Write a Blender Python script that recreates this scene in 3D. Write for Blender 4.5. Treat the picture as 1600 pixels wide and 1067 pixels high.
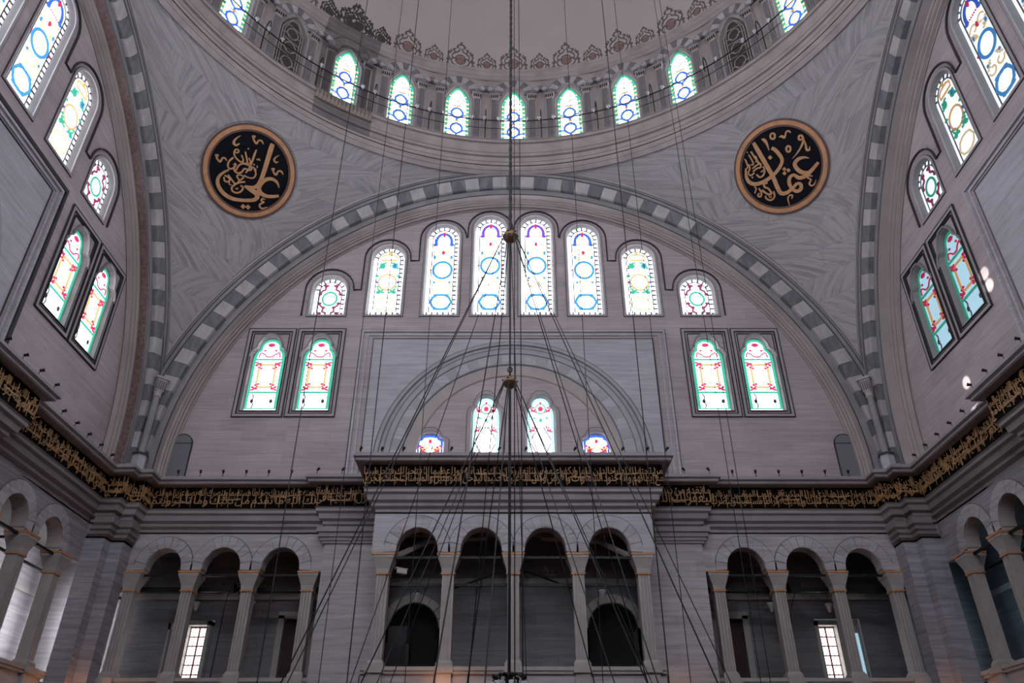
import bpy, bmesh, math, random
from mathutils import Vector, Matrix, Quaternion
PI = math.pi
R = math.radians
random.seed(7)
for o in list(bpy.data.objects): bpy.data.objects.remove(o)
SC = bpy.context.scene
COL = SC.collection

# ------------------------------------------------------------------ camera, world, exposure
Y0 = 0.5            # the hall's centre lies half a metre in front of the origin
A, T, ZC = 12.2, 13.03, 11.56   # arch face distance, window wall distance, arch springing height
cd = bpy.data.cameras.new('camera'); cam = bpy.data.objects.new('camera', cd); COL.objects.link(cam)
cd.sensor_width = 36.0; cd.lens = 1208.0/1600*36; cd.shift_x = -2/1600.0; cd.clip_end = 300
cam.location = (0, -10.59, 1.6); cam.rotation_euler = (R(90+31.93), 0, 0)
SC.camera = cam
w = bpy.data.worlds.new('sky'); SC.world = w; w.use_nodes = True
w.node_tree.nodes['Background'].inputs[0].default_value = (0.55, 0.68, 0.85, 1)
w.node_tree.nodes['Background'].inputs[1].default_value = 0.05
SC.view_settings.view_transform = 'Standard'; SC.view_settings.look = 'None'
SC.view_settings.gamma = 1.0; SC.view_settings.use_curve_mapping = False
SC.view_settings.exposure = 0.92
SC.cycles.use_denoising = True; SC.cycles.use_adaptive_sampling = True; SC.cycles.adaptive_threshold = .04; SC.cycles.adaptive_min_samples = 12
SC.cycles.max_bounces = 4; SC.cycles.diffuse_bounces = 3; SC.cycles.glossy_bounces = 1; SC.cycles.transmission_bounces = 2; SC.cycles.caustics_reflective = False; SC.cycles.caustics_refractive = False; SC.cycles.sample_clamp_indirect = 4
# daylight strength of the panes of each side (front, left, right, back, drum)
DAY = dict(front=3.0, left=2.8, right=.62, back=5.2, drum=2.4)

# ------------------------------------------------------------------ materials
def nmat(name):
    m = bpy.data.materials.new(name); m.use_nodes = True
    nt = m.node_tree; b = nt.nodes['Principled BSDF']
    return m, nt, b
def plain(name, col, rough=0.6, metal=0.0, noise=0.0, scale=3.0, bump=0.0, spec=.5):
    m, nt, b = nmat(name); b.inputs['Specular IOR Level'].default_value = spec
    b.inputs['Roughness'].default_value = rough; b.inputs['Metallic'].default_value = metal
    b.inputs['Base Color'].default_value = (*col, 1)
    if noise or bump:
        tc = nt.nodes.new('ShaderNodeTexCoord'); n = nt.nodes.new('ShaderNodeTexNoise')
        n.inputs['Scale'].default_value = scale; n.inputs['Detail'].default_value = 5
        nt.links.new(tc.outputs['Object'], n.inputs['Vector'])
        cr = nt.nodes.new('ShaderNodeValToRGB')
        cr.color_ramp.elements[0].position = .3; cr.color_ramp.elements[1].position = .7
        cr.color_ramp.elements[0].color = (*[c*(1-noise) for c in col], 1)
        cr.color_ramp.elements[1].color = (*[min(1, c*(1+noise)) for c in col], 1)
        nt.links.new(n.outputs['Fac'], cr.inputs['Fac']); nt.links.new(cr.outputs['Color'], b.inputs['Base Color'])
        if bump:
            bp = nt.nodes.new('ShaderNodeBump'); bp.inputs['Strength'].default_value = bump; bp.inputs['Distance'].default_value = .05
            nt.links.new(n.outputs['Fac'], bp.inputs['Height']); nt.links.new(bp.outputs['Normal'], b.inputs['Normal'])
    return m
def veined(name, light, dark, uv=False, sx=0.5, sz=5.0, rough=0.5, rot=0.0, lo=.38, hi=.68, perobj=False):
    """marble with drawn-out veins; on UVs for cut slabs, else on object x/z"""
    m, nt, b = nmat(name); b.inputs['Roughness'].default_value = rough
    tc = nt.nodes.new('ShaderNodeTexCoord'); mp = nt.nodes.new('ShaderNodeMapping')
    if uv:
        nt.links.new(tc.outputs['UV'], mp.inputs['Vector']); mp.inputs['Scale'].default_value = (sx, sz, 1)
    else:
        mp.inputs['Scale'].default_value = (sx, sx, sz); mp.inputs['Rotation'].default_value = (0, rot, 0)
        nt.links.new(tc.outputs['Object'], mp.inputs['Vector'])
        if perobj:
            oi = nt.nodes.new('ShaderNodeObjectInfo'); mu = nt.nodes.new('ShaderNodeMath'); mu.operation = 'MULTIPLY'; mu.inputs[1].default_value = 60
            cb = nt.nodes.new('ShaderNodeCombineXYZ')
            nt.links.new(oi.outputs['Random'], mu.inputs[0])
            for i in range(3): nt.links.new(mu.outputs[0], cb.inputs[i])
            nt.links.new(cb.outputs[0], mp.inputs['Location'])
    n = nt.nodes.new('ShaderNodeTexNoise'); n.inputs['Scale'].default_value = 1.0; n.inputs['Detail'].default_value = 6
    n.inputs['Distortion'].default_value = 1.2; n.inputs['Roughness'].default_value = .6
    nt.links.new(mp.outputs[0], n.inputs['Vector'])
    cr = nt.nodes.new('ShaderNodeValToRGB')
    cr.color_ramp.elements[0].position = lo; cr.color_ramp.elements[1].position = hi
    cr.color_ramp.elements[0].color = (*dark, 1); cr.color_ramp.elements[1].color = (*light, 1)
    nt.links.new(n.outputs['Fac'], cr.inputs['Fac']); nt.links.new(cr.outputs['Color'], b.inputs['Base Color'])
    return m
def ashlar(name, c1, c2, joint, bw=1.5, rh=.42, streak=.10, js=.006):
    m, nt, b = nmat(name); b.inputs['Roughness'].default_value = .62
    tc = nt.nodes.new('ShaderNodeTexCoord'); sp = nt.nodes.new('ShaderNodeSeparateXYZ'); cb = nt.nodes.new('ShaderNodeCombineXYZ')
    nt.links.new(tc.outputs['Object'], sp.inputs[0])
    ad = nt.nodes.new('ShaderNodeMath'); ad.operation = 'ADD'
    nt.links.new(sp.outputs[0], ad.inputs[0]); nt.links.new(sp.outputs[1], ad.inputs[1])
    nt.links.new(ad.outputs[0], cb.inputs[0]); nt.links.new(sp.outputs[2], cb.inputs[1])
    br = nt.nodes.new('ShaderNodeTexBrick')
    br.inputs['Color1'].default_value = (*c1, 1); br.inputs['Color2'].default_value = (*c2, 1); br.inputs['Mortar'].default_value = (*joint, 1)
    br.inputs['Scale'].default_value = 1; br.inputs['Mortar Size'].default_value = js; br.inputs['Mortar Smooth'].default_value = .6
    br.inputs['Brick Width'].default_value = bw; br.inputs['Row Height'].default_value = rh; br.inputs['Bias'].default_value = -.2
    nt.links.new(cb.outputs[0], br.inputs['Vector'])
    mp = nt.nodes.new('ShaderNodeMapping'); mp.inputs['Scale'].default_value = (.7, 9, 1); nt.links.new(cb.outputs[0], mp.inputs['Vector'])
    n = nt.nodes.new('ShaderNodeTexNoise'); n.inputs['Scale'].default_value = 1; n.inputs['Detail'].default_value = 6; n.inputs['Distortion'].default_value = .6
    nt.links.new(mp.outputs[0], n.inputs['Vector'])
    n2 = nt.nodes.new('ShaderNodeTexNoise'); n2.inputs['Scale'].default_value = .45; n2.inputs['Detail'].default_value = 4
    nt.links.new(cb.outputs[0], n2.inputs['Vector'])
    m1 = nt.nodes.new('ShaderNodeMapRange'); m1.inputs[1].default_value = .3; m1.inputs[2].default_value = .7
    m1.inputs[3].default_value = 1-streak*1.6; m1.inputs[4].default_value = 1+streak
    nt.links.new(n.outputs['Fac'], m1.inputs[0])
    m2 = nt.nodes.new('ShaderNodeMapRange'); m2.inputs[1].default_value = .3; m2.inputs[2].default_value = .7
    m2.inputs[3].default_value = .9; m2.inputs[4].default_value = 1.08
    nt.links.new(n2.outputs['Fac'], m2.inputs[0])
    mm = nt.nodes.new('ShaderNodeMath'); mm.operation = 'MULTIPLY'; nt.links.new(m1.outputs[0], mm.inputs[0]); nt.links.new(m2.outputs[0], mm.inputs[1])
    vm = nt.nodes.new('ShaderNodeVectorMath'); vm.operation = 'SCALE'
    nt.links.new(br.outputs['Color'], vm.inputs[0]); nt.links.new(mm.outputs[0], vm.inputs['Scale'])
    nt.links.new(vm.outputs[0], b.inputs['Base Color'])
    return m
def glow(name, col, s):
    m, nt, b = nmat(name)
    b.inputs['Base Color'].default_value = (*[c*.5 for c in col], 1); b.inputs['Roughness'].default_value = .2
    b.inputs['Emission Color'].default_value = (*col, 1); b.inputs['Emission Strength'].default_value = s
    return m
M = {}
M['tymp'] = ashlar('pinkish_grey_limestone', (.515, .445, .46), (.445, .38, .40), (.36, .305, .32))
M['panelm'] = ashlar('blue_grey_marble_ashlar', (.52, .51, .56), (.47, .465, .51), (.42, .41, .45), bw=2.2, rh=.6, streak=.12)
M['lower'] = ashlar('grey_lilac_marble_ashlar', (.53, .505, .535), (.44, .42, .45), (.36, .34, .36), bw=1.6, rh=.5, streak=.16)
M['pier_shaded'] = ashlar('pier_marble_painted_shade', (.37, .355, .395), (.30, .29, .325), (.24, .23, .255), bw=1.6, rh=.55, streak=.2)  # the lower marble darkened, corner shade painted into the colour of piers and side arcades
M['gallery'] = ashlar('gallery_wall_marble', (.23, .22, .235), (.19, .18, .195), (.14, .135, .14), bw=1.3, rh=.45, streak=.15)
M['slab'] = veined('pendentive_slab_marble', (.45, .43, .445), (.285, .27, .285), uv=True, sx=.5, sz=6.5, lo=.33, hi=.56)
M['slabj'] = plain('slab_joint', (.30, .285, .30), .8)
M['white_v'] = veined('pale_voussoir_marble', (.56, .54, .55), (.42, .40, .42), sx=2.2, sz=.8, rot=.6, perobj=True)
M['dark_v'] = veined('dark_voussoir_marble', (.25, .245, .265), (.15, .145, .16), sx=2.6, sz=.8, rot=.6, perobj=True)
M['grey'] = veined('grey_trim_marble', (.34, .33, .35), (.26, .25, .265), sx=.8, sz=.8)
M['nmid'] = veined('niche_voussoir_marble', (.44, .43, .46), (.37, .36, .39), sx=1.2, sz=1.2)
M['mid'] = plain('moulding_stone', (.40, .37, .38), .6, noise=.12, scale=1.5)
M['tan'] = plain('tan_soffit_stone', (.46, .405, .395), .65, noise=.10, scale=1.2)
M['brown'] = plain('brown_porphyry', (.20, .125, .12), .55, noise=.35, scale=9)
M['line'] = plain('dark_joint_line', (.045, .04, .05), .7)
M['lineS'] = plain('grey_joint_line', (.17, .155, .165), .7)
M['drum'] = ashlar('drum_limestone', (.44, .39, .385), (.38, .335, .33), (.31, .27, .27), bw=.8, rh=.4, streak=.07)
M['drumc'] = plain('drum_cornice_stone', (.43, .375, .37), .65, noise=.16, scale=1.6)
M['uncl'] = plain('uncleaned_drum_stone', (.20, .18, .18), .7, noise=.2, scale=2)
M['uncd'] = plain('uncleaned_dark_stone', (.12, .105, .11), .7, noise=.2, scale=2)
M['unct'] = plain('uncleaned_leaf_frieze', (.33, .27, .24), .7, noise=.2, scale=4)
M['colm'] = plain('drum_column_marble', (.24, .225, .24), .55, noise=.15, scale=4)
M['dome'] = plain('dome_plaster', (.52, .465, .455), .85, noise=.05, scale=.5)
M['orn'] = plain('ornament_paint', (.17, .13, .125), .8)
M['ornr'] = plain('ornament_red_paint', (.30, .17, .16), .8)
M['ornd'] = plain('old_ornament_paint', (.07, .06, .065), .8)
M['board'] = plain('roundel_black_board', (.006, .007, .012), .7, spec=.12)
M['gold'] = plain('gilded_letters', (.62, .33, .16), .5, noise=.12, scale=6)
M['goldr'] = plain('gilded_ring', (.60, .30, .15), .5, noise=.15, scale=4)
M['rimb'] = plain('roundel_brown_rim', (.14, .085, .08), .5)
M['frieze'] = plain('inscription_band_ground', (.006, .004, .004), .9, spec=.1)
M['goldf'] = plain('gilded_inscription', (.44, .25, .11), .6, noise=.35, scale=2.2)
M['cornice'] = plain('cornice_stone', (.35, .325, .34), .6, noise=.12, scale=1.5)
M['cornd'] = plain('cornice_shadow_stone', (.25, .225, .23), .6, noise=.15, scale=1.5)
M['gilt'] = plain('gilded_impost', (.55, .26, .11), .45, noise=.2, scale=8)
M['pillar'] = plain('pillar_marble', (.43, .40, .39), .5, noise=.1, scale=3)
M['flute'] = plain('pillar_flute_marble', (.36, .335, .335), .6)
M['iron'] = plain('black_iron', (.012, .012, .014), .5, metal=.3)
M['cable'] = plain('dark_steel_cable', (.022, .02, .022), .45, metal=.2)
M['brass'] = plain('aged_brass', (.36, .23, .13), .38, metal=.75, noise=.25, scale=14)
M['door'] = plain('dark_red_door_wood', (.055, .012, .010), .5, noise=.2, scale=5)
M['doorg'] = plain('grey_painted_hatch', (.20, .20, .225), .6)
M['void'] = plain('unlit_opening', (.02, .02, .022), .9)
M['carpet'] = plain('prayer_carpet', (.10, .04, .045), .95, noise=.25, scale=2)
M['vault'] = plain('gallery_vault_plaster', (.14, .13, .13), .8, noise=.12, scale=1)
M['lead'] = plain('window_lead', (.12, .115, .12), .6)
M['putty'] = plain('plaster_lattice', (.42, .39, .38), .7)
M['darkpane'] = plain('unlit_stained_glass', (.07, .055, .055), .3)
M['reveal'] = plain('window_reveal_marble', (.27, .26, .27), .5, noise=.08, scale=2)
M['camw'] = plain('white_camera_casing', (.7, .7, .68), .4)
M['sash'] = plain('crimson_window_frame', (.10, .012, .018), .5)
m, nt, b = nmat('clear_lamp_glass'); b.inputs['Base Color'].default_value = (.85, .87, .9, 1); b.inputs['Roughness'].default_value = .15
b.inputs['Transmission Weight'].default_value = .35; M['cup'] = m
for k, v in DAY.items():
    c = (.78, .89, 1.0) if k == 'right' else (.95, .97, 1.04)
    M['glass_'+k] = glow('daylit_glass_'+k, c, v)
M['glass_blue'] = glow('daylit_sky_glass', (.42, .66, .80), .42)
M['glass_gal'] = glow('daylit_gallery_glass', (1, .97, .95), 1.6)
for k, c, s in (('cblue', (.05, .16, .80), .9), ('ccyan', (.06, .32, .78), 1.0), ('cgreen', (.05, .50, .32), .9), ('cred', (.75, .03, .12), .9),
                ('corange', (.95, .50, .18), .9), ('cpurple', (.20, .08, .62), .9), ('cburg', (.32, .05, .13), .8), ('cyellow', (.95, .72, .40), 1.0),
                ('cmint', (.45, .85, .68), 1.0), ('caqua', (.45, .85, .92), 1.1)):
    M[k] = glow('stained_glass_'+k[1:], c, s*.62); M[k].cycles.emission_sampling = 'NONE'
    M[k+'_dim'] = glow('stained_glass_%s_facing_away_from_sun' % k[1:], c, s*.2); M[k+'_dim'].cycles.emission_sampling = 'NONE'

# ------------------------------------------------------------------ geometry helpers: a shape is (verts, faces)
def join(*gs):
    V, F = [], []
    for v, f in gs:
        n = len(V); V += v; F += [tuple(i+n for i in q) for q in f]
    return V, F
def box(x0, x1, y0, y1, z0, z1):
    v = [(x, y, z) for z in (z0, z1) for y in (y0, y1) for x in (x0, x1)]
    return v, [(0, 2, 3, 1), (4, 5, 7, 6), (0, 1, 5, 4), (2, 6, 7, 3), (0, 4, 6, 2), (1, 3, 7, 5)]
def frustum(x0, x1, y0, y1, z0, X0, X1, Y0_, Y1_, z1):
    v = [(x0, y0, z0), (x1, y0, z0), (x0, y1, z0), (x1, y1, z0), (X0, Y0_, z1), (X1, Y0_, z1), (X0, Y1_, z1), (X1, Y1_, z1)]
    return v, [(0, 2, 3, 1), (4, 5, 7, 6), (0, 1, 5, 4), (2, 6, 7, 3), (0, 4, 6, 2), (1, 3, 7, 5)]
def prism(poly, y0, y1):
    n = len(poly)
    v = [(x, y0, z) for x, z in poly]+[(x, y1, z) for x, z in poly]
    f = [tuple(range(n)), tuple(range(2*n-1, n-1, -1))]+[(i, i+n, (i+1) % n+n, (i+1) % n) for i in range(n)]
    return v, f
def band(p0, p1, y0, y1):
    """surface between two closed outlines of equal length, at depths y0 and y1"""
    n = len(p0)
    v = [(x, y0, z) for x, z in p0]+[(x, y1, z) for x, z in p1]
    return v, [(i, (i+1) % n, (i+1) % n+n, i+n) for i in range(n)]
def grid(rows, close=False):
    V = [p for r in rows for p in r]; n = len(rows[0]); F = []
    for j in range(len(rows)-1):
        for i in range(n if close else n-1):
            i2 = (i+1) % n
            F.append((j*n+i, j*n+i2, (j+1)*n+i2, (j+1)*n+i))
    return V, F
def tube(pts, r, n=6, cap=True):
    pts = [Vector(p) for p in pts]; rows = []
    for i, p in enumerate(pts):
        d = (pts[min(i+1, len(pts)-1)]-pts[max(i-1, 0)]).normalized()
        a = d.orthogonal().normalized() if abs(d.z) > .9 else d.cross(Vector((0, 0, 1))).normalized()
        b_ = d.cross(a)
        rr = r[i] if isinstance(r, (list, tuple)) else r
        rows.append([tuple(p+(a*math.cos(2*PI*k/n)+b_*math.sin(2*PI*k/n))*rr) for k in range(n)])
    V, F = grid(rows, True)
    if cap:
        F.append(tuple(range(n-1, -1, -1))); m_ = len(V)-n; F.append(tuple(range(m_, m_+n)))
    return V, F
def line3(p, q, n): return [tuple(p[c]+(q[c]-p[c])*i/n for c in range(3)) for i in range(n+1)]
def lathe(prof, n=24, c=(0, 0, 0)):
    rows = [[(c[0]+r*math.cos(2*PI*k/n), c[1]+r*math.sin(2*PI*k/n), c[2]+z) for k in range(n)] for r, z in prof]
    return grid(rows, True)
def ribbon(pts, wd, y0, y1, closed=False):
    """flat strip of width wd (number or per point) along a polyline in the x-z plane, y0 the room side"""
    n = len(pts); L, Rr = [], []
    for i in range(n):
        if closed: a, b_ = pts[i-1], pts[(i+1) % n]
        else: a, b_ = pts[max(i-1, 0)], pts[min(i+1, n-1)]
        dx, dz = b_[0]-a[0], b_[1]-a[1]; l = math.hypot(dx, dz) or 1
        h = (wd[i] if isinstance(wd, (list, tuple)) else wd)/2
        L.append((pts[i][0]-dz/l*h, pts[i][1]+dx/l*h)); Rr.append((pts[i][0]+dz/l*h, pts[i][1]-dx/l*h))
    V = [(x, y0, z) for x, z in L]+[(x, y0, z) for x, z in Rr]+[(x, y1, z) for x, z in L]+[(x, y1, z) for x, z in Rr]
    F = []
    for i in range(n if closed else n-1):
        j = (i+1) % n
        F += [(i, j, n+j, n+i), (i, 2*n+i, 2*n+j, j), (n+i, n+j, 3*n+j, 3*n+i)]
    return V, F
def ell(cx, cz, a, b_, n=28, t0=0, t1=2*PI):
    closed = abs(t1-t0-2*PI) < 1e-6
    m_ = n if closed else n+1
    return [(cx+a*math.cos(t0+(t1-t0)*i/n), cz+b_*math.sin(t0+(t1-t0)*i/n)) for i in range(m_)]
def disc(cx, cz, a, b_, y0, y1, n=16): return prism(ell(cx, cz, a, b_, n), y0, y1)
def smooth_pts(pts, k=4):
    """Catmull-Rom through the points (tuples of any length)"""
    out = []
    P = [pts[0]]+list(pts)+[pts[-1]]
    for i in range(1, len(P)-2):
        for s in range(k):
            t = s/k; q = []
            for c in range(len(pts[0])):
                p0, p1, p2, p3 = P[i-1][c], P[i][c], P[i+1][c], P[i+2][c]
                q.append(.5*(2*p1+(p2-p0)*t+(2*p0-5*p1+4*p2-p3)*t*t+(3*p1-p0-3*p2+p3)*t**3))
            out.append(tuple(q))
    out.append(tuple(pts[-1])); return out
def sheet(outline, holes, y):
    if not holes: return [(x, y, z) for x, z in outline], [tuple(range(len(outline)))]
    bm = bmesh.new(); E = []
    for lp in [outline]+holes:
        vs = [bm.verts.new((x, y, z)) for x, z in lp]
        E += [bm.edges.new((vs[i], vs[(i+1) % len(vs)])) for i in range(len(vs))]
    bmesh.ops.triangle_fill(bm, use_beauty=True, edges=E)
    bmesh.ops.recalc_face_normals(bm, faces=bm.faces)
    bm.verts.index_update()
    g = ([tuple(v.co) for v in bm.verts], [tuple(v.index for v in f.verts) for f in bm.faces]); bm.free()
    return g
def rdef(r, a): return r+.07*math.cos(4*a)
def arcgrid(prof, a0, a1, n, zc=ZC, deform=True):
    """profile of (radius, depth) swept round the arch centre (0, zc)"""
    rows = []
    for i in range(n+1):
        a = a0+(a1-a0)*i/n
        rows.append([((rdef(r, a) if deform else r)*math.cos(a), y, zc+(rdef(r, a) if deform else r)*math.sin(a)) for r, y in prof])
    return grid(rows)
def wedge(r0, r1, a0, a1, y0, y1, zc=ZC, cx=0, deform=True, n=2):
    f = rdef if deform else (lambda r, a: r)
    poly = [(cx+f(r0, a)*math.cos(a), zc+f(r0, a)*math.sin(a)) for a in [a0+(a1-a0)*i/n for i in range(n+1)]]
    poly += [(cx+f(r1, a)*math.cos(a), zc+f(r1, a)*math.sin(a)) for a in [a1+(a0-a1)*i/n for i in range(n+1)]]
    return prism(poly, y0, y1)
def mesh(g, mat, smooth=False, name='m'):
    me = bpy.data.meshes.new(name); me.from_pydata(g[0], [], g[1]); me.validate()
    bm = bmesh.new(); bm.from_mesh(me); bmesh.ops.recalc_face_normals(bm, faces=bm.faces); bm.to_mesh(me); bm.free()
    if mat: me.materials.append(M[mat] if isinstance(mat, str) else mat)
    if smooth:
        for p in me.polygons: p.use_smooth = True
    return me
def ob(name, me, parent=None, loc=None, rz=None, mat=None):
    if isinstance(me, tuple): me = mesh(me, mat, name=name); mat = None
    o = bpy.data.objects.new(name, me); COL.objects.link(o)
    if parent: o.parent = parent
    if loc is not None: o.location = loc
    if rz is not None: o.rotation_euler = (0, 0, rz)
    if mat and me:
        o.material_slots[0].link = 'OBJECT'; o.material_slots[0].material = M[mat]
    return o
def tag(o, label, cat, group=None, kind=None):
    o['label'] = label; o['category'] = cat
    if group: o['group'] = group
    if kind: o['kind'] = kind
    return o
def struct(o, label, cat): return tag(o, label, cat, kind='structure')
SIDES = {'front': 0.0, 'left': PI/2, 'right': -PI/2, 'back': PI}
SIDETXT = {'front': 'far', 'left': 'left', 'right': 'right', 'back': 'near'}
def wpt(side, x, y, z):
    """wall frame (x along the wall, y outward from the hall's centre) to world"""
    a = SIDES[side]
    return Vector((x*math.cos(a)-y*math.sin(a), Y0+x*math.sin(a)+y*math.cos(a), z))
def anchor(name, side, x=0, y=0, z=0, parent=None):
    o = ob(name, None, parent); o.location = wpt(side, x, y, z); o.rotation_euler = (0, 0, SIDES[side]); o.empty_display_size = .2
    return o
ORD = ['first', 'second', 'third', 'fourth', 'fifth', 'sixth', 'seventh', 'eighth', 'ninth', 'tenth', 'eleventh', 'twelfth', 'thirteenth', 'fourteenth', 'fifteenth', 'sixteenth', 'seventeenth', 'eighteenth']

# ------------------------------------------------------------------ window shapes
def out_arch(w_, h, e=0, n=14):
    r = w_/2+e
    return [(-r, -e), (r, -e)]+[(r*math.cos(PI*i/n), h-w_/2+r*math.sin(PI*i/n)) for i in range(n+1)]
def out_foil(w_, h, e=0):
    """lobed top: upright sides, a shoulder lobe each side, a round lobe at the crown"""
    x, hh = w_/2+e, h
    half = [(x, -e), (x, hh*.70)]
    half += [(x*.97, hh*.76), (x*.86, hh*.815), (x*.70, hh*.845), (x*.66, hh*.86), (x*.66, hh*.885), (x*.60, hh*.925), (x*.46, hh*.965+e*.6), (x*.24, hh*.993+e)]
    return half+[(0, hh+e)]+[(-a, b_) for a, b_ in reversed(half)]
def out_drum(w_, h, e=0):
    x = w_/2+e
    half = [(x, -e), (x, h*.72), (x*.96, h*.77), (x*.80, h*.815), (x*.78, h*.835), (x*.66, h*.88), (x*.45, h*.935), (x*.22, h*.98+e*.5)]
    return half+[(0, h+e)]+[(-a, b_) for a, b_ in reversed(half)]
def scroll(cx, cz, s, sx=1, sz=1, w_=.045):
    p = []
    for i in range(15):
        t = i/14*1.6*PI; r = s*(1-.62*i/14)
        p.append((cx+sx*(r*math.cos(t)-s*.2), cz+sz*r*math.sin(t)))
    return ribbon(p, w_, -.025, 0)
def sprig(cx, cz, s, sx=1, sz=1):
    g = ribbon(smooth_pts([(cx, cz), (cx+sx*s*.5, cz+sz*s*.15), (cx+sx*s, cz+sz*s*.7)], 3), s*.24, -.025, 0)
    for a, b_ in ((.35, .42), (.8, .2), (1.0, .95), (.62, .78)):
        g = join(g, disc(cx+sx*s*a, cz+sz*s*b_, s*.2, s*.16, -.026, 0, 8))
    return g
def inset_bars(outline_f, w_, h, e, step, barl):
    """short lead bars across the border strip"""
    pts = outline_f(w_, h, -e/2); g = ([], []); acc = 0
    for i in range(1, len(pts)):
        (x0, z0), (x1, z1) = pts[i-1], pts[i]; L = math.hypot(x1-x0, z1-z0)
        if L < 1e-6: continue
        while acc < L:
            t = acc/L; x, z = x0+(x1-x0)*t, z0+(z1-z0)*t; nx, nz = -(z1-z0)/L, (x1-x0)/L
            g = join(g, ribbon([(x-nx*barl/2, z-nz*barl/2), (x+nx*barl/2, z+nz*barl/2)], .06, -.03, 0)); acc += step
        acc -= L
    return g
WMESH = {}
def window_parts(kind):
    """list of (part name, mesh) of one kind of window, in its own frame: x along the wall, y outward, z up from the sill; the glass lies at y = .3"""
    if kind in WMESH: return WMESH[kind]
    P = []; G = .16
    def add(name, g, mat, dy=G):
        v, f = g; P.append((name, mesh(([(x, y+dy, z) for x, y, z in v], f), mat, name=name)))
    if kind[0] == 'W':
        w_, h = 1.18, {'W1': 1.68, 'W2': 3.2, 'W3': 4.28, 'W4': 4.72}[kind]
        of = out_arch
    elif kind == 'Rf': w_, h, of = 1.12, 2.9, out_foil
    elif kind == 'B1': w_, h, of = .9, 2.3, out_foil
    elif kind == 'B0': w_, h, of = .9, .95, out_foil
    else: w_, h, of = 1.04, 3.2, out_drum
    o0, o1 = of(w_, h, .07), of(w_, h)
    add('reveal', join(band(o0, o1, -G, 0)), 'reveal')
    add('glass', prism(o1, .005, .03), 'glass_front')
    if kind[0] == 'W':
        add('architrave', join(band(of(w_, h, .15), of(w_, h, .15), -G-.04, -G), band(of(w_, h, .15), of(w_, h, .07), -G-.04, -G-.04), band(of(w_, h, .07), of(w_, h, .07), -G-.04, -G)), 'mid')
        add('architrave_line', ribbon(of(w_, h, .16), .022, -G-.03, -G, True), 'line')
    if kind in ('B1', 'B0'):
        add('architrave', join(band(of(w_, h, .20), of(w_, h, .07), -G-.04, -G-.04), band(of(w_, h, .20), of(w_, h, .20), -G-.04, -G)), 'mid')
        add('architrave_line', ribbon(of(w_, h, .21), .024, -G-.03, -G, True), 'line')
    if kind[0] == 'W':
        add('border_lead', join(ribbon(of(w_, h, -.15), .04, -.02, 0, True), inset_bars(of, w_, h, .15, .21, .13)), 'lead')
    if kind in ('W3', 'W4'):
        zt = h-.86
        top = ell(0, zt+.12, .31, .42, 14, -.1*PI, 1.1*PI)
        add('crown_arch', join(ribbon(top, .12, -.025, 0), disc(-.33, zt-.02, .09, .07, -.026, 0), disc(.33, zt-.02, .09, .07, -.026, 0)), 'cpurple' if kind == 'W4' else 'cblue')
        dots = ([], [])
        for i in range(7): dots = join(dots, disc(-.24+.08*i, zt-.02, .028, .025, -.027, 0, 8))
        add('rosette', join(dots, disc(0, zt-.42, .06, .11, -.026, 0, 8), disc(0, h-.36, .06, .14, -.028, 0, 8), disc(-.47, h*.5, .04, .04, -.026, 0, 8), disc(.47, h*.5, .04, .04, -.026, 0, 8)), 'cred')
        zc = h*.5
        add('medallion_ring', ribbon(ell(0, zc, .36, .40), .10, -.026, 0, True), 'ccyan')
        for s1 in (-1, 1):
            add('scroll', join(scroll(.22*s1, zc+.85, .19, s1, 1, .055), scroll(.22*s1, zc-.85, .19, s1, -1, .055), sprig(.12*s1, zc+.5, .26, s1, 1), sprig(.12*s1, zc-.52, .22, s1, -1)), 'cyellow')
            add('leaf', join(disc(.33*s1, zc+.62, .05, .09, -.027, 0, 8), disc(.3*s1, zc-.6, .05, .06, -.027, 0, 8)), 'ccyan')
        zb = .62
        cart = [(-.40, zb), (-.30, zb-.22), (-.13, zb-.33), (.13, zb-.33), (.30, zb-.22), (.40, zb), (.30, zb+.22), (.13, zb+.33), (-.13, zb+.33), (-.30, zb+.22)]
        g = ribbon(cart, .10, -.025, 0, True)
        for s1 in (-1, 1):
            for s2 in (-1, 1): g = join(g, disc(.2*s1, zb+.32*s2, .11, .055, -.026, 0, 8))
        add('cartouche', g, 'ccyan')
    if kind == 'W2':
        zc = 1.55
        add('medallion_ring', ribbon(ell(0, zc, .34, .37), .07, -.026, 0, True), 'corange')
        for s1 in (-1, 1):
            add('scroll', join(sprig(.08*s1, zc+.95, .28, s1, -1), disc(.24*s1, zc+.78, .12, .13, -.024, 0), sprig(.05*s1, zc-.5, .3, s1, 1), disc(.3*s1, zc-.48, .09, .08, -.024, 0), disc(.42*s1, zc+.3, .09, .05, -.024, 0)), 'cgreen')
        add('crown_arch', join(ribbon([(-.3, 2.62), (-.3, 2.8), (-.15, 2.88), (.15, 2.88), (.3, 2.8), (.3, 2.62)], .07, -.025, 0, True), disc(0, 2.98, .06, .09, -.026, 0)), 'corange')
        add('cartouche', ribbon([(-.38, .5), (-.28, .3), (-.1, .22), (.1, .22), (.28, .3), (.38, .5), (.28, .72), (.1, .8), (-.1, .8), (-.28, .72)], .065, -.025, 0, True), 'cyellow')
        add('leaf', join(disc(-.38, zc, .05, .06, -.026, 0, 8), disc(.38, zc, .05, .06, -.026, 0, 8), disc(.24, zc+.8, .05, .1, -.027, 0, 8)), 'cblue')
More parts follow.
